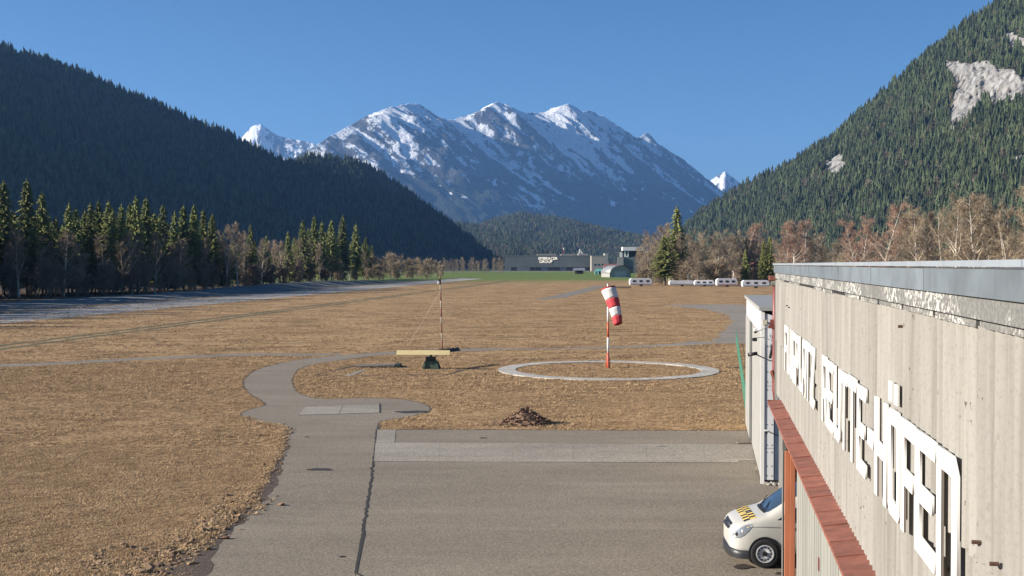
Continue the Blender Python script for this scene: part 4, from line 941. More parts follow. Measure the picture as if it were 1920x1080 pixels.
# cameras and lamps fixed to the annex front
def on_annex(px, py, dy=0.0):
    q = (px - 1327) * 39.7 / F_PX; return Vector((A_(q), yb0 - dy, CAM_H - (py - 496) / F_PX * 39.7))
def fixture(name, label, cat): return thing(name, label, cat, (0, 0, 0), -TH)
M_LAMP = mat('cream_lamp_glass', (0.55, 0.50, 0.36), 0.3, 0.1, 3)
f = fixture('floodlight', 'square cream floodlight high on the annex front wall', 'lamp')
p = on_annex(1435.5, 604); MB().box(p.x - 0.08, p.x + 0.06, yb0 - 0.16, yb0 - 0.06, p.z - 0.09, p.z + 0.09).build('housing', mat('grey_housing', (0.25, 0.24, 0.21), 0.5), f, bevel=0.01)
MB().box(p.x - 0.065, p.x + 0.045, yb0 - 0.172, yb0 - 0.161, p.z - 0.075, p.z + 0.075).build('glass', M_LAMP, f)
MB().box(p.x - 0.02, p.x + 0.02, yb0 - 0.06, yb0 + 0.002, p.z - 0.03, p.z + 0.03).build('bracket', M_BLACK, f)
f = fixture('security_camera', 'white dome camera on a thin bent arm below the cream floodlight', 'camera')
p, p2 = on_annex(1417, 621, 0.25), on_annex(1438, 612)
mb = MB(); mb.tube([(p2.x, yb0 + 0.002, p2.z), (p2.x, yb0 - 0.12, p2.z), (p.x + 0.05, yb0 - 0.2, p.z - 0.02)], 0.016, 6); mb.build('arm', M_GREYPANEL, f)
def dome(c, r, m, name, parent, flat=1.0):
    bm = bmesh.new(); bmesh.ops.create_uvsphere(bm, u_segments=14, v_segments=9, radius=r)
    me = bpy.data.meshes.new(name); bm.to_mesh(me); bm.free(); me.polygons.foreach_set('use_smooth', [True] * len(me.polygons)); me.materials.append(m)
    o = link(name, me, parent); o.location = c; o.scale = (1, 1, flat); return o
MB().box(p.x - 0.07, p.x + 0.05, yb0 - 0.28, yb0 - 0.16, p.z + 0.0, p.z + 0.10).build('housing', M_WHITE, f, bevel=0.02); dome((p.x - 0.01, yb0 - 0.22, p.z - 0.01), 0.055, M_BLACK, 'dome', f)
f = fixture('security_camera', 'small black camera hanging on a stub arm under the white dome camera', 'camera')
p, p2 = on_annex(1416, 636, 0.25), on_annex(1430, 632)
MB().tube([(p2.x, yb0 + 0.002, p2.z), (p2.x, yb0 - 0.15, p2.z), (p.x, yb0 - 0.2, p.z + 0.05)], 0.014, 6).build('arm', M_GREYPANEL, f)
MB().box(p.x - 0.08, p.x + 0.06, yb0 - 0.27, yb0 - 0.17, p.z - 0.06, p.z + 0.06).build('housing', M_BLACK, f, bevel=0.02); MB().tube([(p.x - 0.1, yb0 - 0.22, p.z), (p.x - 0.079, yb0 - 0.22, p.z)], 0.035, 10).build('lens', M_BLACK, f)
f = fixture('security_camera', 'black bullet camera on a long pale arm at the annex corner', 'camera')
p, p2 = on_annex(1412, 663), on_annex(1446, 676)
MB().tube([(p2.x, yb0 + 0.002, p2.z), (p2.x - 0.02, yb0 - 0.2, p2.z + 0.0), (p.x + 0.12, yb0 - 0.35, p.z - 0.02)], 0.022, 6).build('arm', M_GREYPANEL, f)
MB().tube([(p.x - 0.15, yb0 - 0.35, p.z - 0.02), (p.x + 0.14, yb0 - 0.35, p.z + 0.03)], 0.06, 12).build('housing', M_BLACK, f, True); MB().tube([(p.x - 0.17, yb0 - 0.35, p.z - 0.025), (p.x - 0.15, yb0 - 0.35, p.z - 0.021)], 0.065, 12).build('hood', M_BLACK, f)
f = fixture('floodlight', 'flat black floodlight tilted against the annex wall beside the red pipe', 'lamp')
p = on_annex(1446, 660); mb = MB(); mb.box(-0.04, 0.04, -0.12, 0.12, -0.2, 0.2); mb.xform(Matrix.Translation((p.x, yb0 - 0.16, p.z)) @ Matrix.Rotation(R(12), 4, 'Y')); mb.build('housing', M_BLACK, f, bevel=0.01)
MB().box(p.x - 0.02, p.x + 0.12, yb0 - 0.04, yb0 + 0.002, p.z - 0.04, p.z + 0.04).build('bracket', M_BLACK, f)
mb = MB(); mb.box(-0.015, 0.015, -0.08, 0.08, -0.28, 0.28); mb.xform(Matrix.Translation((p.x - 0.0, yb0 - 0.13, p.z + 0.5)) @ Matrix.Rotation(R(5), 4, 'Y')); mb.build('shade', M_GREYPANEL, f)
f = fixture('security_camera', 'small white-capped black camera low on the annex front beside the blue door', 'camera')
p = on_annex(1437, 809); MB().tube([(p.x + .02, yb0 + 0.002, p.z + 0.02), (p.x, yb0 - 0.18, p.z)], 0.02, 6).build('arm', M_BLACK, f)
MB().box(p.x - 0.05, p.x + 0.05, yb0 - 0.30, yb0 - 0.16, p.z - 0.05, p.z + 0.04).build('housing', M_BLACK, f, bevel=0.015); MB().box(p.x - 0.055, p.x + 0.055, yb0 - 0.31, yb0 - 0.17, p.z + 0.041, p.z + 0.075).build('cap', M_WHITE, f)

# green mesh fence behind the annex
fence = thing('mesh_fence', 'low green wire mesh fence running away behind the annex', 'fence')
FA, FB = G(1399.5, 786), G(1380.5, 645); M_GREEN = mat('green_wire', (0.035, 0.16, 0.10), 0.5, 0.15, 5)
nP = 12; wires = MB(); d = (FB - FA)
for i in range(nP + 1):
    p = FA.lerp(FB, i / nP); MB().tube([p, p + Vector((0, 0, 1.3))], 0.03, 6).build('post', M_GREEN, fence)
for z in np.arange(0.08, 1.25, 0.145): wires.tube([FA + Vector((0, 0, z)), FB + Vector((0, 0, z))], 0.008, 3, False)
for t in np.linspace(0, 1, 400): p = FA + d * t; wires.tube([p + Vector((0, 0, 0.05)), p + Vector((0, 0, 1.24))], 0.007, 3, False)
wires.build('wire_mesh', M_GREEN, fence)['kind'] = 'stuff'

# ================================================================== VAN
M_VAN = mat('white_van_paint', (0.46, 0.445, 0.40), 0.28, 0.04, 2, spec=0.5)
M_GLASS = NT('dark_tinted_glass'); M_GLASS = M_GLASS.done((0.03, 0.05, 0.075), 0.06, 0, 0.8)
M_TYRE = mat('tyre_rubber', (0.025, 0.024, 0.024), 0.85, 0.2, 12)
M_RIM = mat('silver_steel_rim', (0.62, 0.62, 0.62), 0.4, 0.1, 8, 0.0)
M_LIGHT = mat('headlight_glass', (0.27, 0.29, 0.31), 0.1, 0.3, 14, 0.3)
M_YEL = mat('yellow_decal', (0.62, 0.45, 0.10), 0.5, 0.08, 4)
van = thing('van', 'white van with black and yellow chequered bonnet parked in the hangar doorway', 'van')
vp = G(1434, 1067)                                     # near front wheel on the ground
# local frame: x back from the nose, y across (0 = near side at the camera), z up
def top_z(x):  return float(np.interp(x, [0, .03, .10, .22, .45, .70, .92, 1.15, 1.55, 1.95, 2.3, 2.8, 4.6, 4.95, 5.1], [.80, .88, .99, 1.05, 1.14, 1.21, 1.27, 1.47, 1.76, 1.90, 1.94, 1.95, 1.95, 1.9, 1.75]))
def belt_z(x): return float(np.interp(x, [0, .03, .10, .22, .45, .70, .92, 1.4, 2.2, 5.1], [.74, .80, .90, .95, 1.02, 1.08, 1.11, 1.14, 1.15, 1.15]))
def half_w(x): return float(np.interp(x, [0, .04, .12, .25, .45, .8, 1.3, 4.8, 5.1], [.52, .68, .80, .88, .925, .95, .96, .96, .90]))
def low_z(x):  return float(np.interp(x, [0, .05, .2, .5, 5.0, 5.1], [.42, .34, .28, .26, .30, .38]))
stx = [0, .03, .08, .14, .22, .32, .45, .58, .70, .82, .92, 1.05, 1.2, 1.4, 1.65, 1.95, 2.3, 2.8, 3.4, 4.0, 4.5, 4.8, 4.95, 5.1]
ring_v = []; NR = 17
for x in stx:
    w, zb, zl, zt = half_w(x), belt_z(x), low_z(x), top_z(x); tw_ = w * float(np.interp(x, [0, .9, 1.3, 2.0, 5.1], [.86, .84, .80, .78, .78]))
    half = [(w * .93, zl), (w * .985, zl + (zb - zl) * .18), (w, zl + (zb - zl) * .45), (w * .985, zl + (zb - zl) * .75), (w * .95, zb), (w * .90 if x > 1 else w * .91, zb + (zt - zb) * .45), (tw_, zt - (zt - zb) * .18), (tw_ * .86, zt - (zt - zb) * .03)]
    ring_v += [(x, -a, b) for a, b in half] + [(x, 0, zt + 0.012)] + [(x, a, b) for a, b in half[::-1]]
faces = []
for i in range(len(stx) - 1):
    for j in range(NR - 1): a = i * NR + j; faces.append((a, a + NR, a + NR + 1, a + 1))
    faces.append((i * NR + NR - 1, (i + 1) * NR + NR - 1, (i + 1) * NR, i * NR))
faces.append(tuple(range(NR))); faces.append(tuple((len(stx) - 1) * NR + k for k in range(NR - 1, -1, -1)))
body = MB().add(ring_v, faces).build('body', M_VAN, van, True)
sm = body.modifiers.new('soft', 'SUBSURF'); sm.levels = 1; sm.render_levels = 1
from mathutils.bvhtree import BVHTree
_dg = bpy.context.evaluated_depsgraph_get(); SKIN = BVHTree.FromObject(body, _dg)
def hit(o, d, lift=0.005):
    p, n, i, l = SKIN.ray_cast(Vector(o), Vector(d)); return None if p is None else p - Vector(d) * lift
# wheels
def disc(mb, y0, y1, r0, r1, n=28):
    vs = []; 
    for k in range(n):
        a = 2 * math.pi * k / n; c, s_ = math.cos(a), math.sin(a)
        vs += [(r0 * c, y0, r0 * s_), (r1 * c, y0, r1 * s_), (r1 * c, y1, r1 * s_), (r0 * c, y1, r0 * s_)]
    fs = []
    for k in range(n):
        a, b = 4 * k, 4 * ((k + 1) % n)
        fs += [(a, b, b + 1, a + 1), (a + 1, b + 1, b + 2, a + 2), (a + 2, b + 2, b + 3, a + 3), (a + 3, b + 3, b, a)]
    mb.add(vs, fs); return mb
WR = 0.345; XWH = 0.80
for xw in (XWH, 3.98):
    for s in (-1, 1):
        ym = s * 0.872
        tyre = disc(MB(), -0.105, 0.105, 0.215, WR).build('wheel', M_TYRE, van, True, 0.02); tyre.location = (xw, ym, WR + 0.012)
        rim = disc(MB(), -0.098, 0.098, 0.03, 0.213, 28); ro = rim.build('rim', M_RIM, tyre, True)
        o_ = s * 0.1; hub = MB(); disc(hub, min(o_, o_ + s * .02), max(o_, o_ + s * .02), 0.003, 0.055, 16); hub.build('hub', M_BLACK, tyre)
        lip = MB(); disc(lip, min(o_, o_ + s * .014), max(o_, o_ + s * .014), 0.190, 0.214, 28); lip.build('rim_lip', M_RIM, tyre)
        hl = MB()
        for k in range(12):
            a = 2 * math.pi * k / 12; c, s_ = math.cos(a), math.sin(a)
            hl.tube([(0.155 * c, o_ - s * .01, 0.155 * s_), (0.155 * c, o_ + s * .004, 0.155 * s_)], 0.022, 8)
        hl.build('rim_hole', M_BLACK, tyre)
        arch = MB(); n = 20; vs = []
        for k in range(n + 1):
            a = math.pi * (k / n) * 1.16 - 0.25; vs += [(xw + 0.375 * math.cos(a), s * 0.92, WR + 0.012 + 0.40 * math.sin(a) * 0.98), (xw + 0.43 * math.cos(a), s * 0.962, WR + 0.012 + 0.455 * math.sin(a)), (xw + 0.375 * math.cos(a), s * 0.972, WR + 0.012 + 0.40 * math.sin(a) * 0.98)]
        arch.add(vs, [(3 * k, 3 * k + 3, 3 * k + 5, 3 * k + 2) for k in range(n)]); 
        arch.add([(xw, s * 0.9665, WR + 0.02)] + [(xw + 0.395 * math.cos(math.pi * k / n * 1.16 - .25), s * 0.9665, WR + 0.012 + 0.41 * math.sin(math.pi * k / n * 1.16 - .25)) for k in range(n + 1)], [(0, k, k + 1) for k in range(1, n + 1)])
        arch.build('wheel_arch', M_BLACK, van)
# windscreen, side windows, pillar lines
ws = MB(); rows = []
for x in (0.93, 1.02, 1.15, 1.35, 1.55, 1.75, 1.92):
    w = half_w(x); zt, zb = top_z(x), belt_z(x); e = (w * 0.80 if x > 1 else w * .80) * (0.97 - 0.1 * (x - .93))
    rows.append([(x - 0.022, e * u, zt + 0.028 - 0.055 * u * u - (0.05 * abs(u) ** 6)) for u in np.linspace(-1, 1, 11)])
vs = [p for r in rows for p in r]; ws.add(vs, [(i * 11 + j, i * 11 + j + 1, (i + 1) * 11 + j + 1, (i + 1) * 11 + j) for i in range(6) for j in range(10)])
wso = ws.build('windscreen', M_GLASS, van, True)
cowl = MB(); cv = []
for u in np.linspace(-1, 1, 11): cv += [(0.80 + 0.13 * u * u - 0.01, 0.80 * u, top_z(.83) + 0.028 - 0.06 * u * u), (0.93, 0.775 * u, top_z(.93) + 0.03 - 0.06 * u * u)]
cowl.add(cv, [(2 * k, 2 * k + 2, 2 * k + 3, 2 * k + 1) for k in range(10)]); cowl.build('cowl', M_BLACK, van)
for y0 in (-0.45, 0.15): MB().tube([(0.86, y0, 1.30), (1.05, y0 + 0.35, 1.43), (1.12, y0 + 0.5, 1.47)], 0.012, 5).build('wiper', M_BLACK, wso)
for s in (-1, 1):
    g = MB(); g.add([(1.08, s * .962, 1.165), (1.60, s * .962, 1.18), (1.60, s * .925, 1.50)], [(0, 1, 2) if s > 0 else (0, 2, 1)]); g.build('quarter_window', M_GLASS, van)
    g = MB(); g.add([(1.68, s * .955, 1.18), (2.6, s * .955, 1.18), (2.6, s * .86, 1.78), (1.95, s * .87, 1.76), (1.68, s * .92, 1.52)], [(0, 1, 2, 3, 4) if s > 0 else (4, 3, 2, 1, 0)]); g.build('side_window', M_GLASS, van)
    g = MB(); g.add([(2.72, s * .955, 1.20), (4.7, s * .955, 1.20), (4.7, s * .86, 1.78), (2.72, s * .86, 1.78)], [(0, 1, 2, 3) if s > 0 else (3, 2, 1, 0)]); g.build('side_window', M_GLASS, van)
    MB().tube([(1.60, s * .955, 0.40), (1.56, s * .968, 0.75), (1.58, s * .962, 1.08)], 0.007, 5).build('door_seam', M_BLACK, van)
    MB().tube([(0.45, s * .90, 1.005), (0.75, s * .945, 1.03), (1.1, s * .962, 1.035), (1.56, s * .968, 1.03)], 0.006, 5).build('crease', M_VAN, van, True)
    MB().box(1.36, 1.46, s * .958 - .012, s * .958 + .012, 0.955, 0.995).build('side_repeater', M_BLACK, van)
    mr = MB().box(1.55, 1.68, s * 1.0 - 0.10, s * 1.0 + 0.10, 1.22, 1.42).build('mirror', M_BLACK, van, bevel=0.03)
    # headlight: swept almond wrapped round the corner
    prof = [(0.05, .70), (0.12, .685), (0.22, .71), (0.32, .78), (0.42, .88), (0.54, 1.02), (0.50, 1.05), (0.38, 1.03), (0.26, .97), (0.15, .88), (0.07, .78)]
    hv = [hit((x, s * 2, z), (0, -s, 0), 0.010) for x, z in prof]; cc = hit((.25, s * 2, .86), (0, -s, 0), 0.022)
    mid = [hit((.25 + (x - .25) * .5, s * 2, .86 + (z - .86) * .5), (0, -s, 0), 0.016) for x, z in prof]; n = len(hv)
    fs = [(k, (k + 1) % n, n + (k + 1) % n, n + k) for k in range(n)] + [(n + k, n + (k + 1) % n, 2 * n) for k in range(n)]
    ho = MB().add(hv + mid + [cc], fs if s < 0 else [f[::-1] for f in fs]).build('headlight', M_LIGHT, van, True)
    for x, z, r, m_ in ((.16, .79, .05, M_BLACK), (.29, .87, .045, M_RIM), (.42, .96, .03, M_YEL)):
        c = hit((x, s * 2, z), (0, -s, 0), 0.0); lo = dome(c, r, m_, 'lens', ho); lo.scale = (1, .55, 1)
# grille, bumper, plate
gr = MB(); 
for z0, z1 in ((0.845, 0.905), (0.925, 0.985)):
    xx = 0.015 if z0 < .9 else 0.07
    gr.add([(xx - .03, -0.42, z0), (xx - .045, 0, z0), (xx - .03, 0.42, z0), (xx + .03, 0.44, z1), (xx + .012, 0, z1), (xx + .03, -0.44, z1)], [(0, 1, 4, 5), (1, 2, 3, 4)])
gr.build('grille', M_BLACK, van)
bp = []; 
for x, w in ((-0.035, 0.0), (-0.03, .30), (0.0, .56), (0.06, .74), (0.16, .86), (0.30, .93), (0.46, .955)):
    bp.append((x, w))
bpts = [(x, -w) for x, w in bp[::-1]] + [(x, w) for x, w in bp[1:]]
bmb = MB(); n = len(bpts); bmb.add([(x, y, .22) for x, y in bpts] + [(x, y * 1.008, .32) for x, y in bpts] + [(x + .008, y * 1.006, .43 - .02 * (abs(y) > .8)) for x, y in bpts] + [(x + .1, y * .93, .44 - .02 * (abs(y) > .8)) for x, y in bpts],
        [(r * n + k, r * n + k + 1, (r + 1) * n + k + 1, (r + 1) * n + k) for r in range(3) for k in range(n - 1)]); bmb.build('bumper', M_BLACK, van, True)
# chequered decals on the bonnet
for half_ in (-1, 1):
    for r_ in range(2):
        for c_ in range(6):
            x0 = 0.33 + 0.15 * r_; y0 = half_ * (0.02 + 0.12 * c_); x1 = x0 + 0.148; y1 = y0 + half_ * 0.118
            cell = []
            for a_ in np.linspace(0, 1, 4):
                for b_ in np.linspace(0, 1, 4):
                    cell.append(hit((x0 + (x1 - x0) * a_, y0 + (y1 - y0) * b_, 3), (0, 0, -1), 0.004))
            if any(c is None for c in cell): continue
            q = MB(); q.add(cell, [(4 * a_ + b_, 4 * a_ + 4 + b_, 4 * a_ + 5 + b_, 4 * a_ + b_ + 1) for a_ in range(3) for b_ in range(3)]); q.build('decal', M_BLACK if (r_ + c_) % 2 else M_YEL, van, True)
ang = R(180 - 3.0)
# nose points to -X (left); local x runs back from the nose, so local x -> world +X turned slightly
rot = R(-2.5)
van.rotation_euler = (0, 0, rot)
off = Matrix.Rotation(rot, 3, 'Z') @ Vector((XWH, -0.95, 0)); van.location = (vp.x - off.x, vp.y - off.y, 0.012)

# ================================================================== WINDSOCK, MAST, WIND TEE, MOUND
M_RED = mat('red_windsock_cloth', (0.50, 0.045, 0.055), 0.8, 0.15, 3)
M_WCLOTH = mat('white_windsock_cloth', (0.66, 0.62, 0.58), 0.85, 0.12, 4)
M_ORANGE = mat('orange_red_paint', (0.52, 0.10, 0.045), 0.55, 0.2, 3, kind='world')
wp = G(1140, 690); ws_ = thing('windsock', 'red and white windsock hanging from a striped pole inside the concrete ring', 'windsock', wp)
for k in range(6):
    MB().tube([(0, 0, 1.08 * k if k else -0.05), (0, 0, min(1.08 * (k + 1), 5.95))], 0.075 if k else 0.085, 12).build('pole_band', M_WHITE if k % 2 else M_ORANGE, ws_, True)
for a in range(3):
    c, s_ = math.cos(a * 2.094 + .5), math.sin(a * 2.094 + .5); MB().tube([(0.15 * c, 0.15 * s_, 0), (0.14 * c, 0.14 * s_, 0.55), (0.07 * c, 0.07 * s_, 0.95)], 0.028, 6).build('base_strut', M_ORANGE, ws_)
Mt = Vector((-0.02, -0.38, 5.62)); axd = Vector((0.25, -0.30, -0.92)).normalized()
uu = axd.cross(Vector((0, 1, 0))).normalized(); vv = axd.cross(uu)
NS = 24
def sock_ring(t, seed=0):
    r = (0.53 - 0.23 * t ** 1.1); c = Mt + axd * (2.55 * t) + Vector((0.06 * math.sin(3 * t), 0, -0.12 * t * t))
    return [c + (uu * math.cos(a) + vv * math.sin(a)) * r * (1 + 0.05 * math.sin(5 * a + 4 * t) * t + 0.03 * math.sin(9 * a + 3)) for a in np.linspace(0, 2 * math.pi, NS, endpoint=False)]
for b, (t0, t1, m) in enumerate(((0.0, 0.035, M_RED), (0.035, .32, M_WCLOTH), (.32, .565, M_RED), (.565, .79, M_WCLOTH), (.79, 1.0, M_RED))):
    rr_ = [sock_ring(t) for t in np.linspace(t0, t1, 6)]; mb = MB()
    mb.add([p for r in rr_ for p in r], [(i * NS + k, i * NS + (k + 1) % NS, (i + 1) * NS + (k + 1) % NS, (i + 1) * NS + k) for i in range(5) for k in range(NS)])
    o = mb.build('sock_band', m, ws_, True); sd = o.modifiers.new('cloth', 'SOLIDIFY'); sd.thickness = 0.012
hoop = MB(); rp_ = sock_ring(0.0); hoop.tube(rp_ + [rp_[0]], 0.02, 6, False); hoop.tube([(0, 0, 5.9), (0, -0.16, 5.95), Mt + Vector((0, 0.3, 0.1))], 0.03, 6); hoop.tube([(0, 0, 5.3), Mt + Vector((0, 0.35, -0.1))], 0.02, 6)
hoop.build('hoop', M_RED, ws_)

mp = G(829, 655); mast = thing('weather_mast', 'thin rusty red and white mast with a wind sensor and guy wires', 'mast', mp)
M_FADED = mat('faded_white_paint', (0.40, 0.32, 0.26), 0.8, 0.5, 6, kind='world')
for k in range(9):
    MB().tube([(-0.018 * k, 0, 0.70 * k - (0.05 if k == 0 else 0)), (-0.018 * (k + 1), 0, 0.70 * (k + 1))], 0.06, 8).build('mast_band', mat('rusty_red_paint', (0.20, 0.075, 0.05), 0.8, 0.5, 6, kind='world') if k % 2 == 0 else M_FADED, mast, True)
MB().tube([(-0.17, 0, 5.95), (-0.30, -0.02, 5.9)], 0.03, 6).build('sensor_arm', M_BLACK, mast); MB().box(-0.40, -0.22, -0.1, 0.1, 5.62, 5.85).build('sensor_housing', M_WHITE, mast, bevel=0.03)
MB().box(-0.30, -0.18, -0.1, 0.1, 5.86, 6.05).build('sensor_box', M_BLACK, mast, bevel=0.01)
gw = G(763, 652) - mp; MB().tube([(-0.13, 0, 4.95), (gw.x, gw.y, 0.0)], 0.022, 5).build('guy_wire', mat('pale_rope', (0.42, 0.34, 0.26), 0.9), mast)
MB().tube([(-0.13, 0, 4.95), (2.9, 3.5, 0.0)], 0.010, 5).build('guy_wire', M_GREYPANEL, mast)

tp = G(808, 692); tee = thing('wind_tee', 'pale yellow landing T on a dark green swivel housing in the grass', 'wind tee', tp)
M_TEEY = mat('pale_yellow_paint', (0.62, 0.50, 0.25), 0.6, 0.08, 2); M_TEED = mat('dark_green_paint', (0.03, 0.042, 0.03), 0.6, 0.3, 4); M_TEEG = mat('green_housing_paint', (0.065, 0.10, 0.06), 0.6, 0.35, 4)
sx = 1 / 26.6
def roofbar(p0, p1, w, h, z):                          # inverted-V section bar
    p0, p1 = Vector((*p0, z)), Vector((*p1, z)); d = (p1 - p0).normalized(); n = Vector((-d.y, d.x, 0)); m = MB()
    a = [p0 - n * w, p0 + Vector((0, 0, h)), p0 + n * w, p1 - n * w, p1 + Vector((0, 0, h)), p1 + n * w]
    m.add(a, [(0, 3, 4, 1), (1, 4, 5, 2), (0, 1, 2), (3, 5, 4), (2, 5, 3, 0)]); return m
roofbar((-2.35, -0.35), (1.35, -0.42), 0.28, 0.30, 1.05).build('cross_bar', M_TEEY, tee)
roofbar((-0.2, 0.0), (1.75, 3.2), 0.26, 0.22, 1.06).build('stem', M_TEED, tee)
hs = MB(); hs.add([(-.52, -.42, 0), (.55, -.42, 0), (.62, .5, 0), (-.5, .5, 0), (-.34, -.34, .62), (.36, -.34, .62), (.38, .34, .62), (-.34, .34, .62)], [(0, 1, 5, 4), (1, 2, 6, 5), (2, 3, 7, 6), (3, 0, 4, 7), (4, 5, 6, 7)])
hs.build('housing', M_TEEG, tee, bevel=0.03); MB().box(-.36, .34, -.30, .30, .63, .86).build('swivel_head', M_TEED, tee, bevel=0.02); MB().tube([(0, 0, .86), (0, 0, 1.10)], .09, 10).build('spindle', M_TEED, tee)
for a, b in ((-.55, -.46), (.5, -.46), (.6, .5)):
    mb = MB(); mb.add([(a - .07, b, 0), (a + .09, b, 0), (a * .7 + .06, b * .7, .55), (a * .7 - .05, b * .7, .55), (a - .07, b - .08, 0), (a + .09, b - .08, 0), (a * .7 + .06, b * .7 - .06, .55), (a * .7 - .05, b * .7 - .06, .55)], [(0, 1, 2, 3), (7, 6, 5, 4), (0, 4, 5, 1), (1, 5, 6, 2), (2, 6, 7, 3), (3, 7, 4, 0)]); mb.build('foot', M_TEEG, tee)
cov = thing('pit_cover', 'low wooden boards covering a shallow pit beside the landing T', 'cover', G(705, 688))
for k in range(5):
    mb = MB(); mb.box(-1.4 + .56 * k, -.86 + .56 * k, -0.75, 0.75, 0.05 + .012 * (k % 2), 0.12 + .02 * k); mb.build('board', mat('grey_plank', (0.17, 0.145, 0.12), 0.9, 0.35, 5), cov)
MB().box(1.45, 1.75, -0.8, 0.75, 0.0, 0.22).build('edge_beam', M_TEED, cov)

M_MOUND = mat('dug_earth', (0.21, 0.13, 0.082), 0.98, 0.5, 7, bump=0.8, kind='world'); M_STRAW = mat('dry_turf', (0.27, 0.18, 0.10), 0.95, 0.45, 9, bump=0.7, kind='world')
mdp = G(984, 795); mound = thing('earth_mound', 'brown heap of dug earth and roots on the grass before the concrete', 'mound', mdp)
n_, m_ = 44, 12; P = np.zeros((n_ + 1, m_, 3))
for i in range(n_ + 1):
    a = 2 * math.pi * (i % n_) / n_
    for j in range(m_):
        t = j / (m_ - 1); r = 1.12 * t
        P[i, j] = (r * math.cos(a) * 1.05, r * math.sin(a) * 0.85, 0.80 * (1 - t) ** 1.1 - 0.02)
P[:, :, 2] += (0.22 * fbm(P[:, :, 0] * 3 + 9, P[:, :, 1] * 3 + 9, 4, 91)) * np.clip(1 - np.linspace(0, 1, m_), 0.15, 1)[None, :]
link('soil_heap', grid_mesh('soil_heap', P, M_MOUND, smooth=False), mound)
def clods(name, pts, sizes, m, parent=None, seed=0, flat=0.5):
    r = np.random.RandomState(seed); mb = MB(); base = [rock_mesh(500 + k, 1, 1, flat, m, sub=1, rough=0.3) for k in range(5)]
    dat = [([v.co.copy() for v in b.vertices], [tuple(p.vertices) for p in b.polygons]) for b in base]
    for p, s in zip(pts, sizes):
        vs, fs = dat[r.randint(5)]; M_ = Matrix.Translation(p) @ Matrix.Rotation(r.rand() * 6.28, 4, 'Z') @ Matrix.Rotation(r.randn() * .5, 4, 'X') @ Matrix.Scale(s, 4); mb.add([M_ @ v for v in vs], fs)
    o = mb.build(name, m, parent); o['kind'] = 'stuff'; return o
rr = np.random.RandomState(55); pt, sz = [], []
for k in range(420):
    a = rr.rand() * 6.28; t = rr.rand() ** 0.7; r = 1.15 * t; pt.append(Vector((r * math.cos(a) * 1.15, r * math.sin(a) * .9, max(0.01, 0.80 * (1 - t) ** 1.1 + rr.randn() * .03)))); sz.append(0.03 + 0.075 * rr.rand() ** 2)
clods('clods', pt, sz, M_MOUND, mound, 3)
pt, sz = [], []
for k in range(160):
    a = rr.rand() * 6.28; t = 0.6 + 0.7 * rr.rand(); r = 1.15 * t; pt.append(Vector((r * math.cos(a) * 1.25 - .2, r * math.sin(a) * .9, 0.02))); sz.append(0.03 + 0.06 * rr.rand() ** 2)
clods('turf_scraps', pt, sz, M_STRAW, mound, 4)
# torn turf along the edge of the asphalt
edge = [G(*p) for p in ((250, 1078), (300, 1048), (340, 1022), (385, 1000), (415, 975), (440, 958), (470, 935), (492, 905), (508, 880), (522, 855), (534, 828), (538, 806), (520, 798), (488, 793), (460, 783))]
pt, sz = [], []; rr = np.random.RandomState(66)
for k in range(520):
    u = rr.rand() ** 1.3 * (len(edge) - 1.001); i = int(u); p = edge[i].lerp(edge[i + 1], u - i); amp = 0.42 if u < 6 else 0.16
    pt.append(p + Vector((rr.randn() * amp, rr.randn() * amp, 0.01 + 0.03 * rr.rand()))); sz.append((0.03 + 0.085 * rr.rand() ** 2.5) * (1.2 if u < 6 else 0.75))
for k in range(12):                                    # larger sods turned up by the plough blade
    u = rr.rand() * 6; i = int(u); p = edge[i].lerp(edge[i + 1], u - i); pt.insert(0, p + Vector((rr.randn() * .18, rr.randn() * .18, 0.06))); sz.insert(0, 0.07 + 0.07 * rr.rand())
h_ = len(pt) // 2
tag(clods('torn_turf', pt[:h_], sz[:h_], M_STRAW, None, 5), 'ragged clods of torn turf along the asphalt edge', 'turf'); tag(clods('loose_soil', pt[h_:], sz[h_:], M_MOUND, None, 6), 'dark crumbs of loose soil along the asphalt edge', 'soil')
pt, sz = [], []
for k in range(60):
    t = rr.rand(); p = G(160 + 95 * t + 25 * math.sin(t * 9), 1010 - 40 * t + rr.randn() * 9 + 60); pt.append(p + Vector((rr.randn() * .3, rr.randn() * .3, .03))); sz.append(.03 + .08 * rr.rand() ** 2)
tag(clods('scattered_turf', pt, sz, M_STRAW, None, 8), 'small loose turf clods scattered in the grass near the asphalt edge', 'turf')

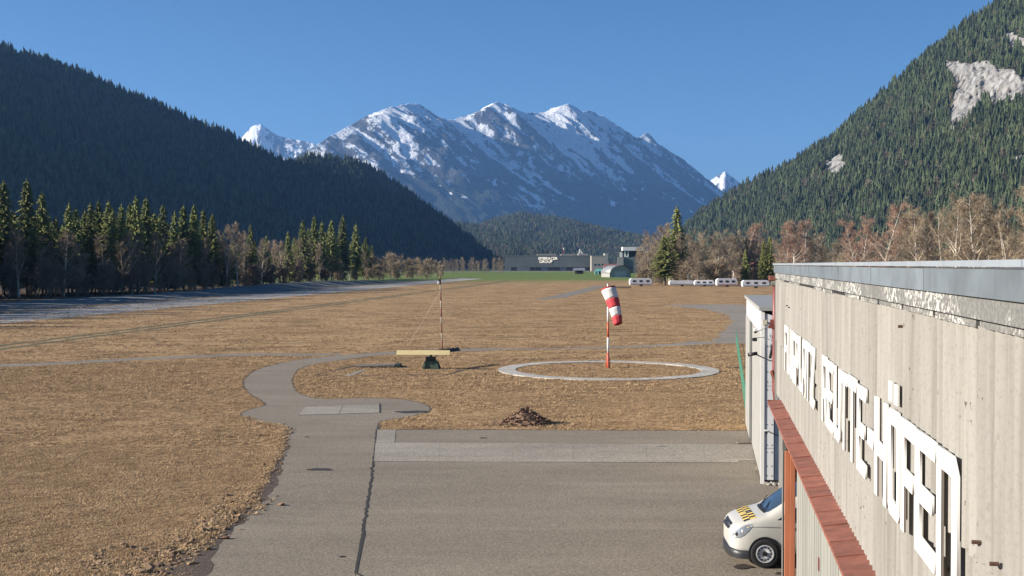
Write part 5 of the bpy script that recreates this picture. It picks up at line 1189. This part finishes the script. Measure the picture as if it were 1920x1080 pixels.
# ================================================================== TRAILERS, FAR BUILDINGS
M_TRW = mat('white_trailer_skin', (0.72, 0.72, 0.72), 0.4, 0.06, 1.5, rnd=0.05); M_TRG = mat('grey_trailer_trim', (0.20, 0.21, 0.23), 0.5, 0.2, 2)
def trailer(px, Y, L, H, label, stripe=None, win=True, turn=0.0):
    X = (px - 960) / F_PX * Y; t = thing('trailer', label, 'trailer', (X, Y, 0), turn, 'white trailers parked in a row')
    pr = [(-L / 2 + .15, 0.45), (L / 2 - .1, 0.45), (L / 2, 1.2), (L / 2 - .15, H - .25), (L / 2 - .7, H), (-L / 2 + .6, H), (-L / 2 + .05, H - .4), (-L / 2, 1.1)]
    m = MB(); n = len(pr); m.add([(x, -1.1, z) for x, z in pr] + [(x, 1.1, z) for x, z in pr], [tuple(range(n)), tuple(range(2 * n - 1, n - 1, -1))] + [((k + 1) % n, k, n + k, n + (k + 1) % n) for k in range(n)])
    b = m.build('body', M_TRW, t, bevel=0.06)
    if win:
        for xw in (-L * .3, 0.0, L * .3): MB().box(xw - .55, xw + .55, -1.13, -1.105, H * .52, H * .78).build('window', M_GLASS, t)
    MB().box(-L / 2 + .2, L / 2 - .2, -1.125, -1.104, 0.62, 0.85).build('trim_stripe', stripe or M_TRG, t)
    for s in (-1, 1):
        w = disc(MB(), -.1, .1, .02, .34, 20).build('wheel', M_TYRE, t); w.location = (0.2, s * 1.0, .34)
    MB().tube([(-L / 2 + .2, 0, .5), (-L / 2 - .9, 0, .45)], .05, 6).build('drawbar', M_TRG, t); MB().tube([(-L / 2 - .6, 0, .5), (-L / 2 - .6, 0, 0)], .04, 6).build('jockey_leg', M_TRG, t)
trailer(1201, 405, 7.6, 2.65, 'white caravan at the end of the row nearest the windsock', None, True, 0.06)
trailer(1278, 402, 8.6, 1.95, 'long low white trailer parked behind the bushy spruce', None, False, 0.03)
trailer(1320, 398, 6.6, 2.15, 'white trailer parked between two low white trailers', mat('blue_stripe', (.08, .15, .3), .5), True, -0.04)
trailer(1362, 392, 6.8, 2.75, 'tall white caravan parked below the pale flagpole', mat('red_stripe', (.3, .05, .05), .5), True, 0.04)
trailer(1416, 372, 8.4, 2.45, 'long white caravan parked closest to the hangar corner', None, True, 0.02)
fp = thing('flagpole', 'bare pale grey flagpole standing behind the parked trailers', 'pole', ((1347 - 960) / F_PX * 415, 415, 0)); MB().tube([(0, 0, 0), (0, 0, 9.6)], [.13, .09], 10).build('shaft', M_GREYPANEL, fp); dome((0, 0, 9.65), .12, M_GREYPANEL, 'finial', fp)
tb = thing('timber_stack', 'small pile of weathered timber lying beside the end caravan', 'timber', G(1170, 541))
for k in range(7): MB().tube([(-2.4 + .3 * (k % 3), -.5 + .35 * (k % 4), .22 + .3 * (k // 4)), (2.0 + .2 * (k % 2), -.3 + .3 * (k % 4), .25 + .32 * (k // 4))], .13, 7).build('pole', M_GREYBARK, tb)

def at_px(px, Y): return ((px - 960) / F_PX * Y, Y, 0)
def zpx(py, Y): return CAM_H + (496 - py) / F_PX * Y
M_HALL = mat('dark_green_grey_cladding', (0.13, 0.145, 0.14), 0.6, 0.15, 0.05, kind='world'); M_BEIGE = mat('beige_render', (0.33, 0.30, 0.25), 0.85, 0.15, 0.2, kind='world')
Yh = 1330.0; sc = Yh / F_PX; hx0, hx1 = (946 - 960) * sc, (1108 - 960) * sc
hall = thing('office_hall', 'wide dark grey company hall with bright rooftop-edge lettering across the far field', 'building', (hx0, Yh, 0), 0)
Wd = hx1 - hx0; Hh = zpx(479, Yh)
nP = 14
for k in range(nP): MB().box(Wd * k / nP + .06, Wd * (k + 1) / nP - .06, -0.15, 0.0, 4.6, Hh - 0.5 + 0.05 * (k % 2)).build('facade_panel', M_HALL, hall)
MB().box(0, Wd, 0.01, 60, 0, Hh - 1).build('wall', M_HALL, hall); MB().box(-.3, Wd + .3, -.3, 60, Hh - .98, Hh + .2).build('roof', M_HALL, hall)
for k in range(1, nP):
    if k in (2, 3): continue
    MB().box(Wd * k / nP + .5, Wd * (k + 1) / nP - .5, -0.12, 0.005, 0.3, 4.3).build('dock_door', M_DARK if k % 3 else M_BLUEDOOR, hall)
MB().box(-14, Wd + 2, -12, -4, 0, 0.35).build('ramp', M_RUNWAY, hall)
for a, b, h in ((0.38, 0.60, 1.6), (0.66, .82, 1.4), (.86, .97, 2.0)): MB().box(Wd * a, Wd * b, 8, 30, Hh + .2, Hh + h).build('roof_unit', M_BEIGE, hall)
M_SIGNW = NT('emissive_white_letters'); M_SIGNW.b.inputs['Emission Color'].default_value = (1, .86, .66, 1); M_SIGNW.b.inputs['Emission Strength'].default_value = 0.45; M_SIGNW = M_SIGNW.done((.8, .78, .72), .5)  # white letters with a mild warm emission
def text_mesh(txt, size, depth):
    cu = bpy.data.curves.new('text', 'FONT'); cu.body = txt; cu.size = size; cu.extrude = depth; cu.align_x = 'LEFT'; cu.resolution_u = 2
    tmp = bpy.data.objects.new('tmp', cu); COL.objects.link(tmp); dg = bpy.context.evaluated_depsgraph_get(); me = bpy.data.meshes.new_from_object(tmp.evaluated_get(dg)); bpy.data.objects.remove(tmp)
    me.materials.clear(); me.materials.append(M_SIGNW); return me
for txt, px, py in (('EMBRACER', 1009.5, 487.0), ('GROUP', 1011, 493.0)):
    x = (px - 960) * sc - hx0; o = link('sign_lettering', text_mesh(txt, 4.3, 0.1), hall); o.location = (x, -0.35, zpx(py, Yh)); o.rotation_euler = (math.pi / 2, 0, 0)
Yq = 1300; bb = thing('beige_block', 'small beige block with a stair tower adjoining the dark hall', 'building', at_px(1109, Yq)); s2 = Yq / F_PX
MB().box(0, 25 * s2, 0, 20, 0, zpx(480, Yq)).build('wall', M_BEIGE, bb); MB().box(25 * s2 + .02, 31 * s2, 0, 20, 0, zpx(475, Yq)).build('stair_tower', M_OFFWHITE, bb); MB().box(-.2, 25 * s2, -.2, 20, zpx(480, Yq) + .02, zpx(480, Yq) + .5).build('roof', M_TRG, bb)
for k in range(3): MB().box(3 + 4 * k, 5.4 + 4 * k, -.06, .02, 6, 8).build('window', M_GLASS, bb)
ms = thing('roof_windsock', 'tiny red-and-white windsock mast on the roof of the dark hall', 'windsock', ((1058 - 960) * sc, Yh + 18, Hh + 0.2)); MB().tube([(0, 0, 0), (0, 0, 7)], .18, 6).build('mast', M_RED, ms); MB().tube([(0, -.3, 8.6), (.4, -.5, 6.4)], [.75, .45], 10).build('sock', M_WCLOTH, ms)
sg = thing('rooftop_frame', 'white A-shaped frame standing on the roof of the dark hall', 'frame', ((1091 - 960) * sc, Yh + 10, Hh + .2))
for a, b in (((-2.8, 0), (-1.8, 6.6)), ((-1.8, 6.6), (3.0, 0)), ((-2.2, 3), (1.0, 2.6))): MB().tube([(a[0], 0, a[1]), (b[0], 0, b[1])], .5, 6).build('strut', M_WHITE, sg)
tq = thing('tarpaulin_tent', 'turquoise tarpaulin tent in front of the beige block', 'tent', at_px(1125, 900)); M_TURQ = mat('turquoise_tarpaulin', (0.14, 0.44, 0.38), 0.6, 0.15, .4)
m = MB(); m.add([(-4, -2, 0), (4, -2, 0), (4, 2, 0), (-4, 2, 0), (-3.6, -2, 2.6), (3.6, -2, 2.6), (3.6, 2, 2.6), (-3.6, 2, 2.6), (-2.2, 0, 4.2), (2.0, 0, 3.8)], [(0, 1, 5, 4), (1, 2, 6, 5), (2, 3, 7, 6), (3, 0, 4, 7), (4, 5, 9, 8), (6, 7, 8, 9), (5, 6, 9), (7, 4, 8)]); m.build('canvas', M_TURQ, tq)
MB().box(-1.2, 0.4, -2.06, -2.02, 0, 2.2).build('entrance', M_DARK, tq)
for i, x in enumerate((-3.9, -1.3, 1.3, 3.9)): MB().tube([(x, -2.1, 0), (x, -2.1, 2.5)], .08, 6).build('pole', M_WHITE, tq)
sd = thing('field_barn', 'small brown field barn with wide dark roof before the hall', 'barn', at_px(1086, 930)); m = MB(); m.add([(-4.6, -3, 2.7), (4.6, -3, 2.7), (4.6, 3, 2.7), (-4.6, 3, 2.7), (-4.2, 0, 4.6), (4.2, 0, 4.6)], [(0, 1, 5, 4), (2, 3, 4, 5), (1, 2, 5), (3, 0, 4), (3, 2, 1, 0)]); m.build('roof', M_TRG, sd)
MB().box(-3.3, 3.0, -2, 2.2, 0, 2.69).build('wall', mat('dark_brown_wood', (0.06, 0.042, 0.03), .9, .3, 1), sd); MB().box(3.6, 3.9, -2, -1.7, 0, 2.69).build('post', M_GREYBARK, sd); MB().box(-1.0, 1.0, -2.06, -2.003, 0, 2.1).build('door', M_DARK, sd)
Ym = 1010; wb = thing('modern_building', 'white and black flat-roofed modern building rising behind the bare trees', 'building', at_px(1162, Ym)); s3 = Ym / F_PX; wW = 44 * s3
zt = zpx(463, Ym); zm = zpx(470, Ym); z3 = zpx(482, Ym)
MB().box(4 * s3 + 1, wW, 2, 16, zm + .02, zt).build('penthouse', M_WHITE, wb); MB().box(-1, wW, -1, 16, zm - .5, zm).build('roof', M_DARK, wb)
MB().box(0, wW, 0, 15, 0, z3 - .02).build('lower_wall', M_HALL, wb); MB().box(.4, wW, .3, 15, z3, zm - .51).build('recess_wall', M_DARK, wb)
for a, b in ((0.2, 5), (8, 11.5), (14.5, 16.6)): MB().box(a * s3, b * s3, -.2, .28, z3, zm - .52).build('white_panel', M_WHITE, wb)
MB().box(8 * s3, 16.6 * s3, -.16, .26, z3 - .0, z3 + 1).build('balcony', M_WHITE, wb); MB().box(-2, 3, -1.2, -.05, 0, z3).build('stair_panel', M_OFFWHITE, wb)
for k in range(4): MB().box((2 + 4.5 * k) * s3 + 1.4, (5 + 4.5 * k) * s3 + 1.4, -.05, .02, 3, 6).build('window', M_GLASS, wb)
pk = thing('low_house', 'low pinkish house beside the modern building', 'house', at_px(1148, 1050)); MB().box(-7, 7, -3, 6, 0, 5).build('wall', mat('pink_render', (.42, .30, .27), .85, .15, .3), pk)
m = MB(); m.add([(-7.8, -3.8, 4.9), (7.8, -3.8, 4.9), (7.8, 6.8, 4.9), (-7.8, 6.8, 4.9), (-7, 1.5, 8), (7, 1.5, 8)], [(0, 1, 5, 4), (2, 3, 4, 5), (1, 2, 5), (3, 0, 4), (3, 2, 1, 0)]); m.build('roof', mat('brown_red_tiles', (.20, .09, .07), .8, .2, 1), pk)
for x in (-4, 0, 4): MB().box(x - .7, x + .7, -3.06, -2.98, 1.6, 3.2).build('window', M_GLASS, pk)
MB().box(5.2, 6.2, -3.06, -2.98, 0, 2.2).build('door', M_DARK, pk)
# arched hangar with white front
Yr_ = 690; ar = thing('arched_hangar', 'grey barrel-roofed hangar with white front and red verge at the field edge', 'hangar', at_px(1163, Yr_), 0.25); rA = 6.4
arc = [(rA * math.cos(a), 2.2 + 4.6 * math.sin(a)) for a in np.linspace(0, math.pi, 17)]
m = MB(); m.add([(x, -.4, z) for x, z in arc] + [(x, 16, z) for x, z in arc], [(k + 1, k, 17 + k, 18 + k) for k in range(16)]); o = m.build('roof', mat('grey_roof_sheet', (.30, .30, .30), .5, .15, .5, .3), ar, True); sdm = o.modifiers.new('t', 'SOLIDIFY'); sdm.thickness = .25
m = MB(); m.add([(-rA, 0, 0), (rA, 0, 0)] + [(x, 0, z) for x, z in [(a * .985, b - .1) for a, b in arc]], [tuple(range(19))]); m.add([(-rA, 15, 0), (rA, 15, 0)] + [(x, 15, z) for x, z in [(a * .985, b - .1) for a, b in arc]], [tuple(range(18, -1, -1))]); m.box(-rA, -rA + .2, .02, 14.98, 0, 2.2); m.box(rA - .2, rA, .02, 14.98, 0, 2.2); m.build('wall', M_OFFWHITE, ar)
MB().box(-3.4, 3.4, -.12, -.02, 0, 3.4).build('door', M_GREYPANEL, ar); MB().tube([(x * 1.0, -.45, z) for x, z in arc[:9]], .22, 6).build('verge', M_RUSTRED, ar)
def house(px, Y, W, D, Hw, Hr, wall, roof, label, turn=0.0):
    h = thing('house', label, 'house', at_px(px, Y), turn); MB().box(-W / 2, W / 2, 0, D, 0, Hw).build('wall', wall, h)
    m = MB(); m.add([(-W / 2 - .7, -.8, Hw - .2), (W / 2 + .7, -.8, Hw - .2), (W / 2 + .7, D + .8, Hw - .2), (-W / 2 - .7, D + .8, Hw - .2), (0, -.8, Hr), (0, D + .8, Hr)], [(0, 4, 5, 3), (4, 1, 2, 5), (0, 1, 4), (2, 3, 5), (3, 2, 1, 0)]); r_ = m.build('roof', roof, h)
    MB().box(W * .2, W * .2 + .8, D * .5, D * .5 + .8, Hw, Hr + .8).build('chimney', M_BEIGE, r_)
    for x in (-W * .32, -W * .08, W * .16, W * .34):
        for z in ((1.2, 3.9) if Hw > 4.5 else (1.2,)):
            w_ = MB().box(x - .55, x + .55, -.05, .03, z, z + 1.3).build('window', M_GLASS, h); MB().box(x - .65, x + .65, -.1, -.052, z - .12, z - .02).build('sill', M_WHITE, w_)
    return h
TILE_D = mat('dark_roof_tiles', (.075, .06, .055), .8, .25, 1.5); TILE_R = mat('red_roof_tiles', (.24, .09, .06), .8, .25, 1.5)
house(1416, 500, 13, 10, 5.4, 8.2, mat('cream_pink_render', (.55, .44, .40), .85, .1, .3), TILE_R, 'pale pink house half hidden by bare trees behind the trailers', .2)
house(1537, 480, 9, 9, 4.2, 9.2, mat('brown_timber', (.12, .085, .06), .9, .25, 1), TILE_D, 'dark-gabled timber house peeking over the hangar roof behind bare trees', -.1)
house(1580, 520, 14, 9, 5.0, 8.3, M_OFFWHITE, TILE_D, 'low pale house with dark roof beside the timber house behind bare trees', .1)
house(1790, 430, 16, 10, 5.6, 8.4, M_OFFWHITE, TILE_D, 'pale house with dark roof hidden behind the tall tan trees', .1)
house(1300, 620, 12, 10, 6.5, 10, M_WHITE, TILE_D, 'white house glimpsed through the bare trees behind the low white trailer', .15)

# ================================================================== GRASS TUFTS
M_TUFT = foliage('dead_grass_blades', (0.36, 0.235, 0.125), (0.54, 0.375, 0.21), 0.25, 0.9)
def tuft(seed, n=14, r=0.075, h=0.034):
    q = np.random.RandomState(seed); mb = MB()
    for k in range(n):
        a = q.rand() * 6.28; c = Vector((q.randn() * r * .5, q.randn() * r * .5, -.005)); d = Vector((math.cos(a), math.sin(a), 0)); w = Vector((-d.y, d.x, 0)) * (.004 + .004 * q.rand())
        L = r * (.7 + .9 * q.rand()); z = h * (.4 + .9 * q.rand()); m_ = c + d * L * .5 + Vector((0, 0, z)); t = c + d * L * 1.1 + Vector((0, 0, z * (.3 + .7 * q.rand())))
        mb.add([c - w, c + w, m_ + w, m_ - w, t], [(0, 1, 2, 3), (3, 2, 4)])
    return mb.mesh('tuft', M_TUFT)
TU = [proto('tuft', tuft(700 + k)) for k in range(5)]
def tufts(n, y0, y1, seed, smin, smax):
    q = np.random.RandomState(seed); Y = np.sqrt(q.rand(n) * (y1 ** 2 - y0 ** 2) + y0 ** 2) if y1 < 200 else y0 * (y1 / y0) ** q.rand(n); X = (q.rand(n) * 2560 - 560 - 960) / F_PX * Y
    lxq = X - Y * TAN; ok = lxq < 1.75 + 0.35 * (Y > 56) + np.maximum(0, (Y - 56)) * .05
    for poly in (shade_lip_out, apron_out): ok &= ~in_poly(X, Y, poly)
    for poly in BARE: ok &= ~in_poly(X, Y, poly)
    for dq in (-56.8, -54.6): ok &= np.abs(X - 0.102 * Y - dq) > 0.5
    ok &= ~((np.abs(X - cov.location.x) < 1.8) & (np.abs(Y - cov.location.y) < 0.9))
    ok &= ~in_poly(X, Y, gravel_poly); so = in_poly(X, Y, soil_poly); ok &= ~(so & (q.rand(n) < .8))
    rr_ = np.hypot(X - ring_c.x, Y - ring_c.y); ok &= (rr_ > RO) | (rr_ < RO - 1.2); ok &= np.hypot(X - mdp.x, Y - mdp.y) > .9
    dens = 1.2 * fbm(X / 2.5, Y / 2.5, 4, seed)
    X, Y = X[ok], Y[ok]; m = len(X); return np.stack([X, Y, np.zeros(m)], -1), q.uniform(smin, smax, m) * (1 + dens[ok]), q.rand(m) * 6.28, q.randint(0, 5, m).astype(float)
a = tufts(205000, 26, 48, 1, .5, 1.2); b = tufts(110000, 48, 90, 2, .8, 1.5); c = tufts(92000, 70, 480, 3, 1.2, 2.4)
q = np.random.RandomState(8); ne = 1500; u = q.rand(ne) * (len(edge) - 1.001); ie = u.astype(int); fe = (u - ie)[:, None]; E_ = np.array([p[:] for p in edge])
pe = E_[ie] * (1 - fe) + E_[ie + 1] * fe; pe[:, :2] += q.randn(ne, 2) * np.where(u < 6, .32, .14)[:, None] + np.array([-.12, .06]); pe[:, 2] = .02
e = (pe, q.uniform(0.8, 1.7, ne) * np.where(u < 6, 1.1, .8), q.rand(ne) * 6.28, q.randint(0, 5, ne).astype(float))
cat_ = [np.concatenate(z) for z in zip(a, b, c, e)]
scatter('dead_grass', cat_[0], cat_[1], cat_[2], cat_[3], TU, 'short brown winter grass around the asphalt path', 'grass')

# ================================================================== HAZE
hz = MB().box(-18500, 18500, -3500, 21500, -60, 2100).build('haze', None); hz['kind'] = 'stuff'; hz['label'] = 'thin blue morning haze filling the valley'; hz['category'] = 'haze'
hm = bpy.data.materials.new('valley_haze'); hm.use_nodes = True; hm.node_tree.nodes.clear()
ho_ = hm.node_tree.nodes.new('ShaderNodeOutputMaterial'); hv_ = hm.node_tree.nodes.new('ShaderNodeVolumePrincipled'); hm.node_tree.links.new(hv_.outputs[0], ho_.inputs['Volume'])
hv_.inputs['Color'].default_value = (0.22, 0.48, 1.0, 1); hv_.inputs['Density'].default_value = 4.4e-5; hv_.inputs['Anisotropy'].default_value = 0.2
hz.data.materials.append(hm)
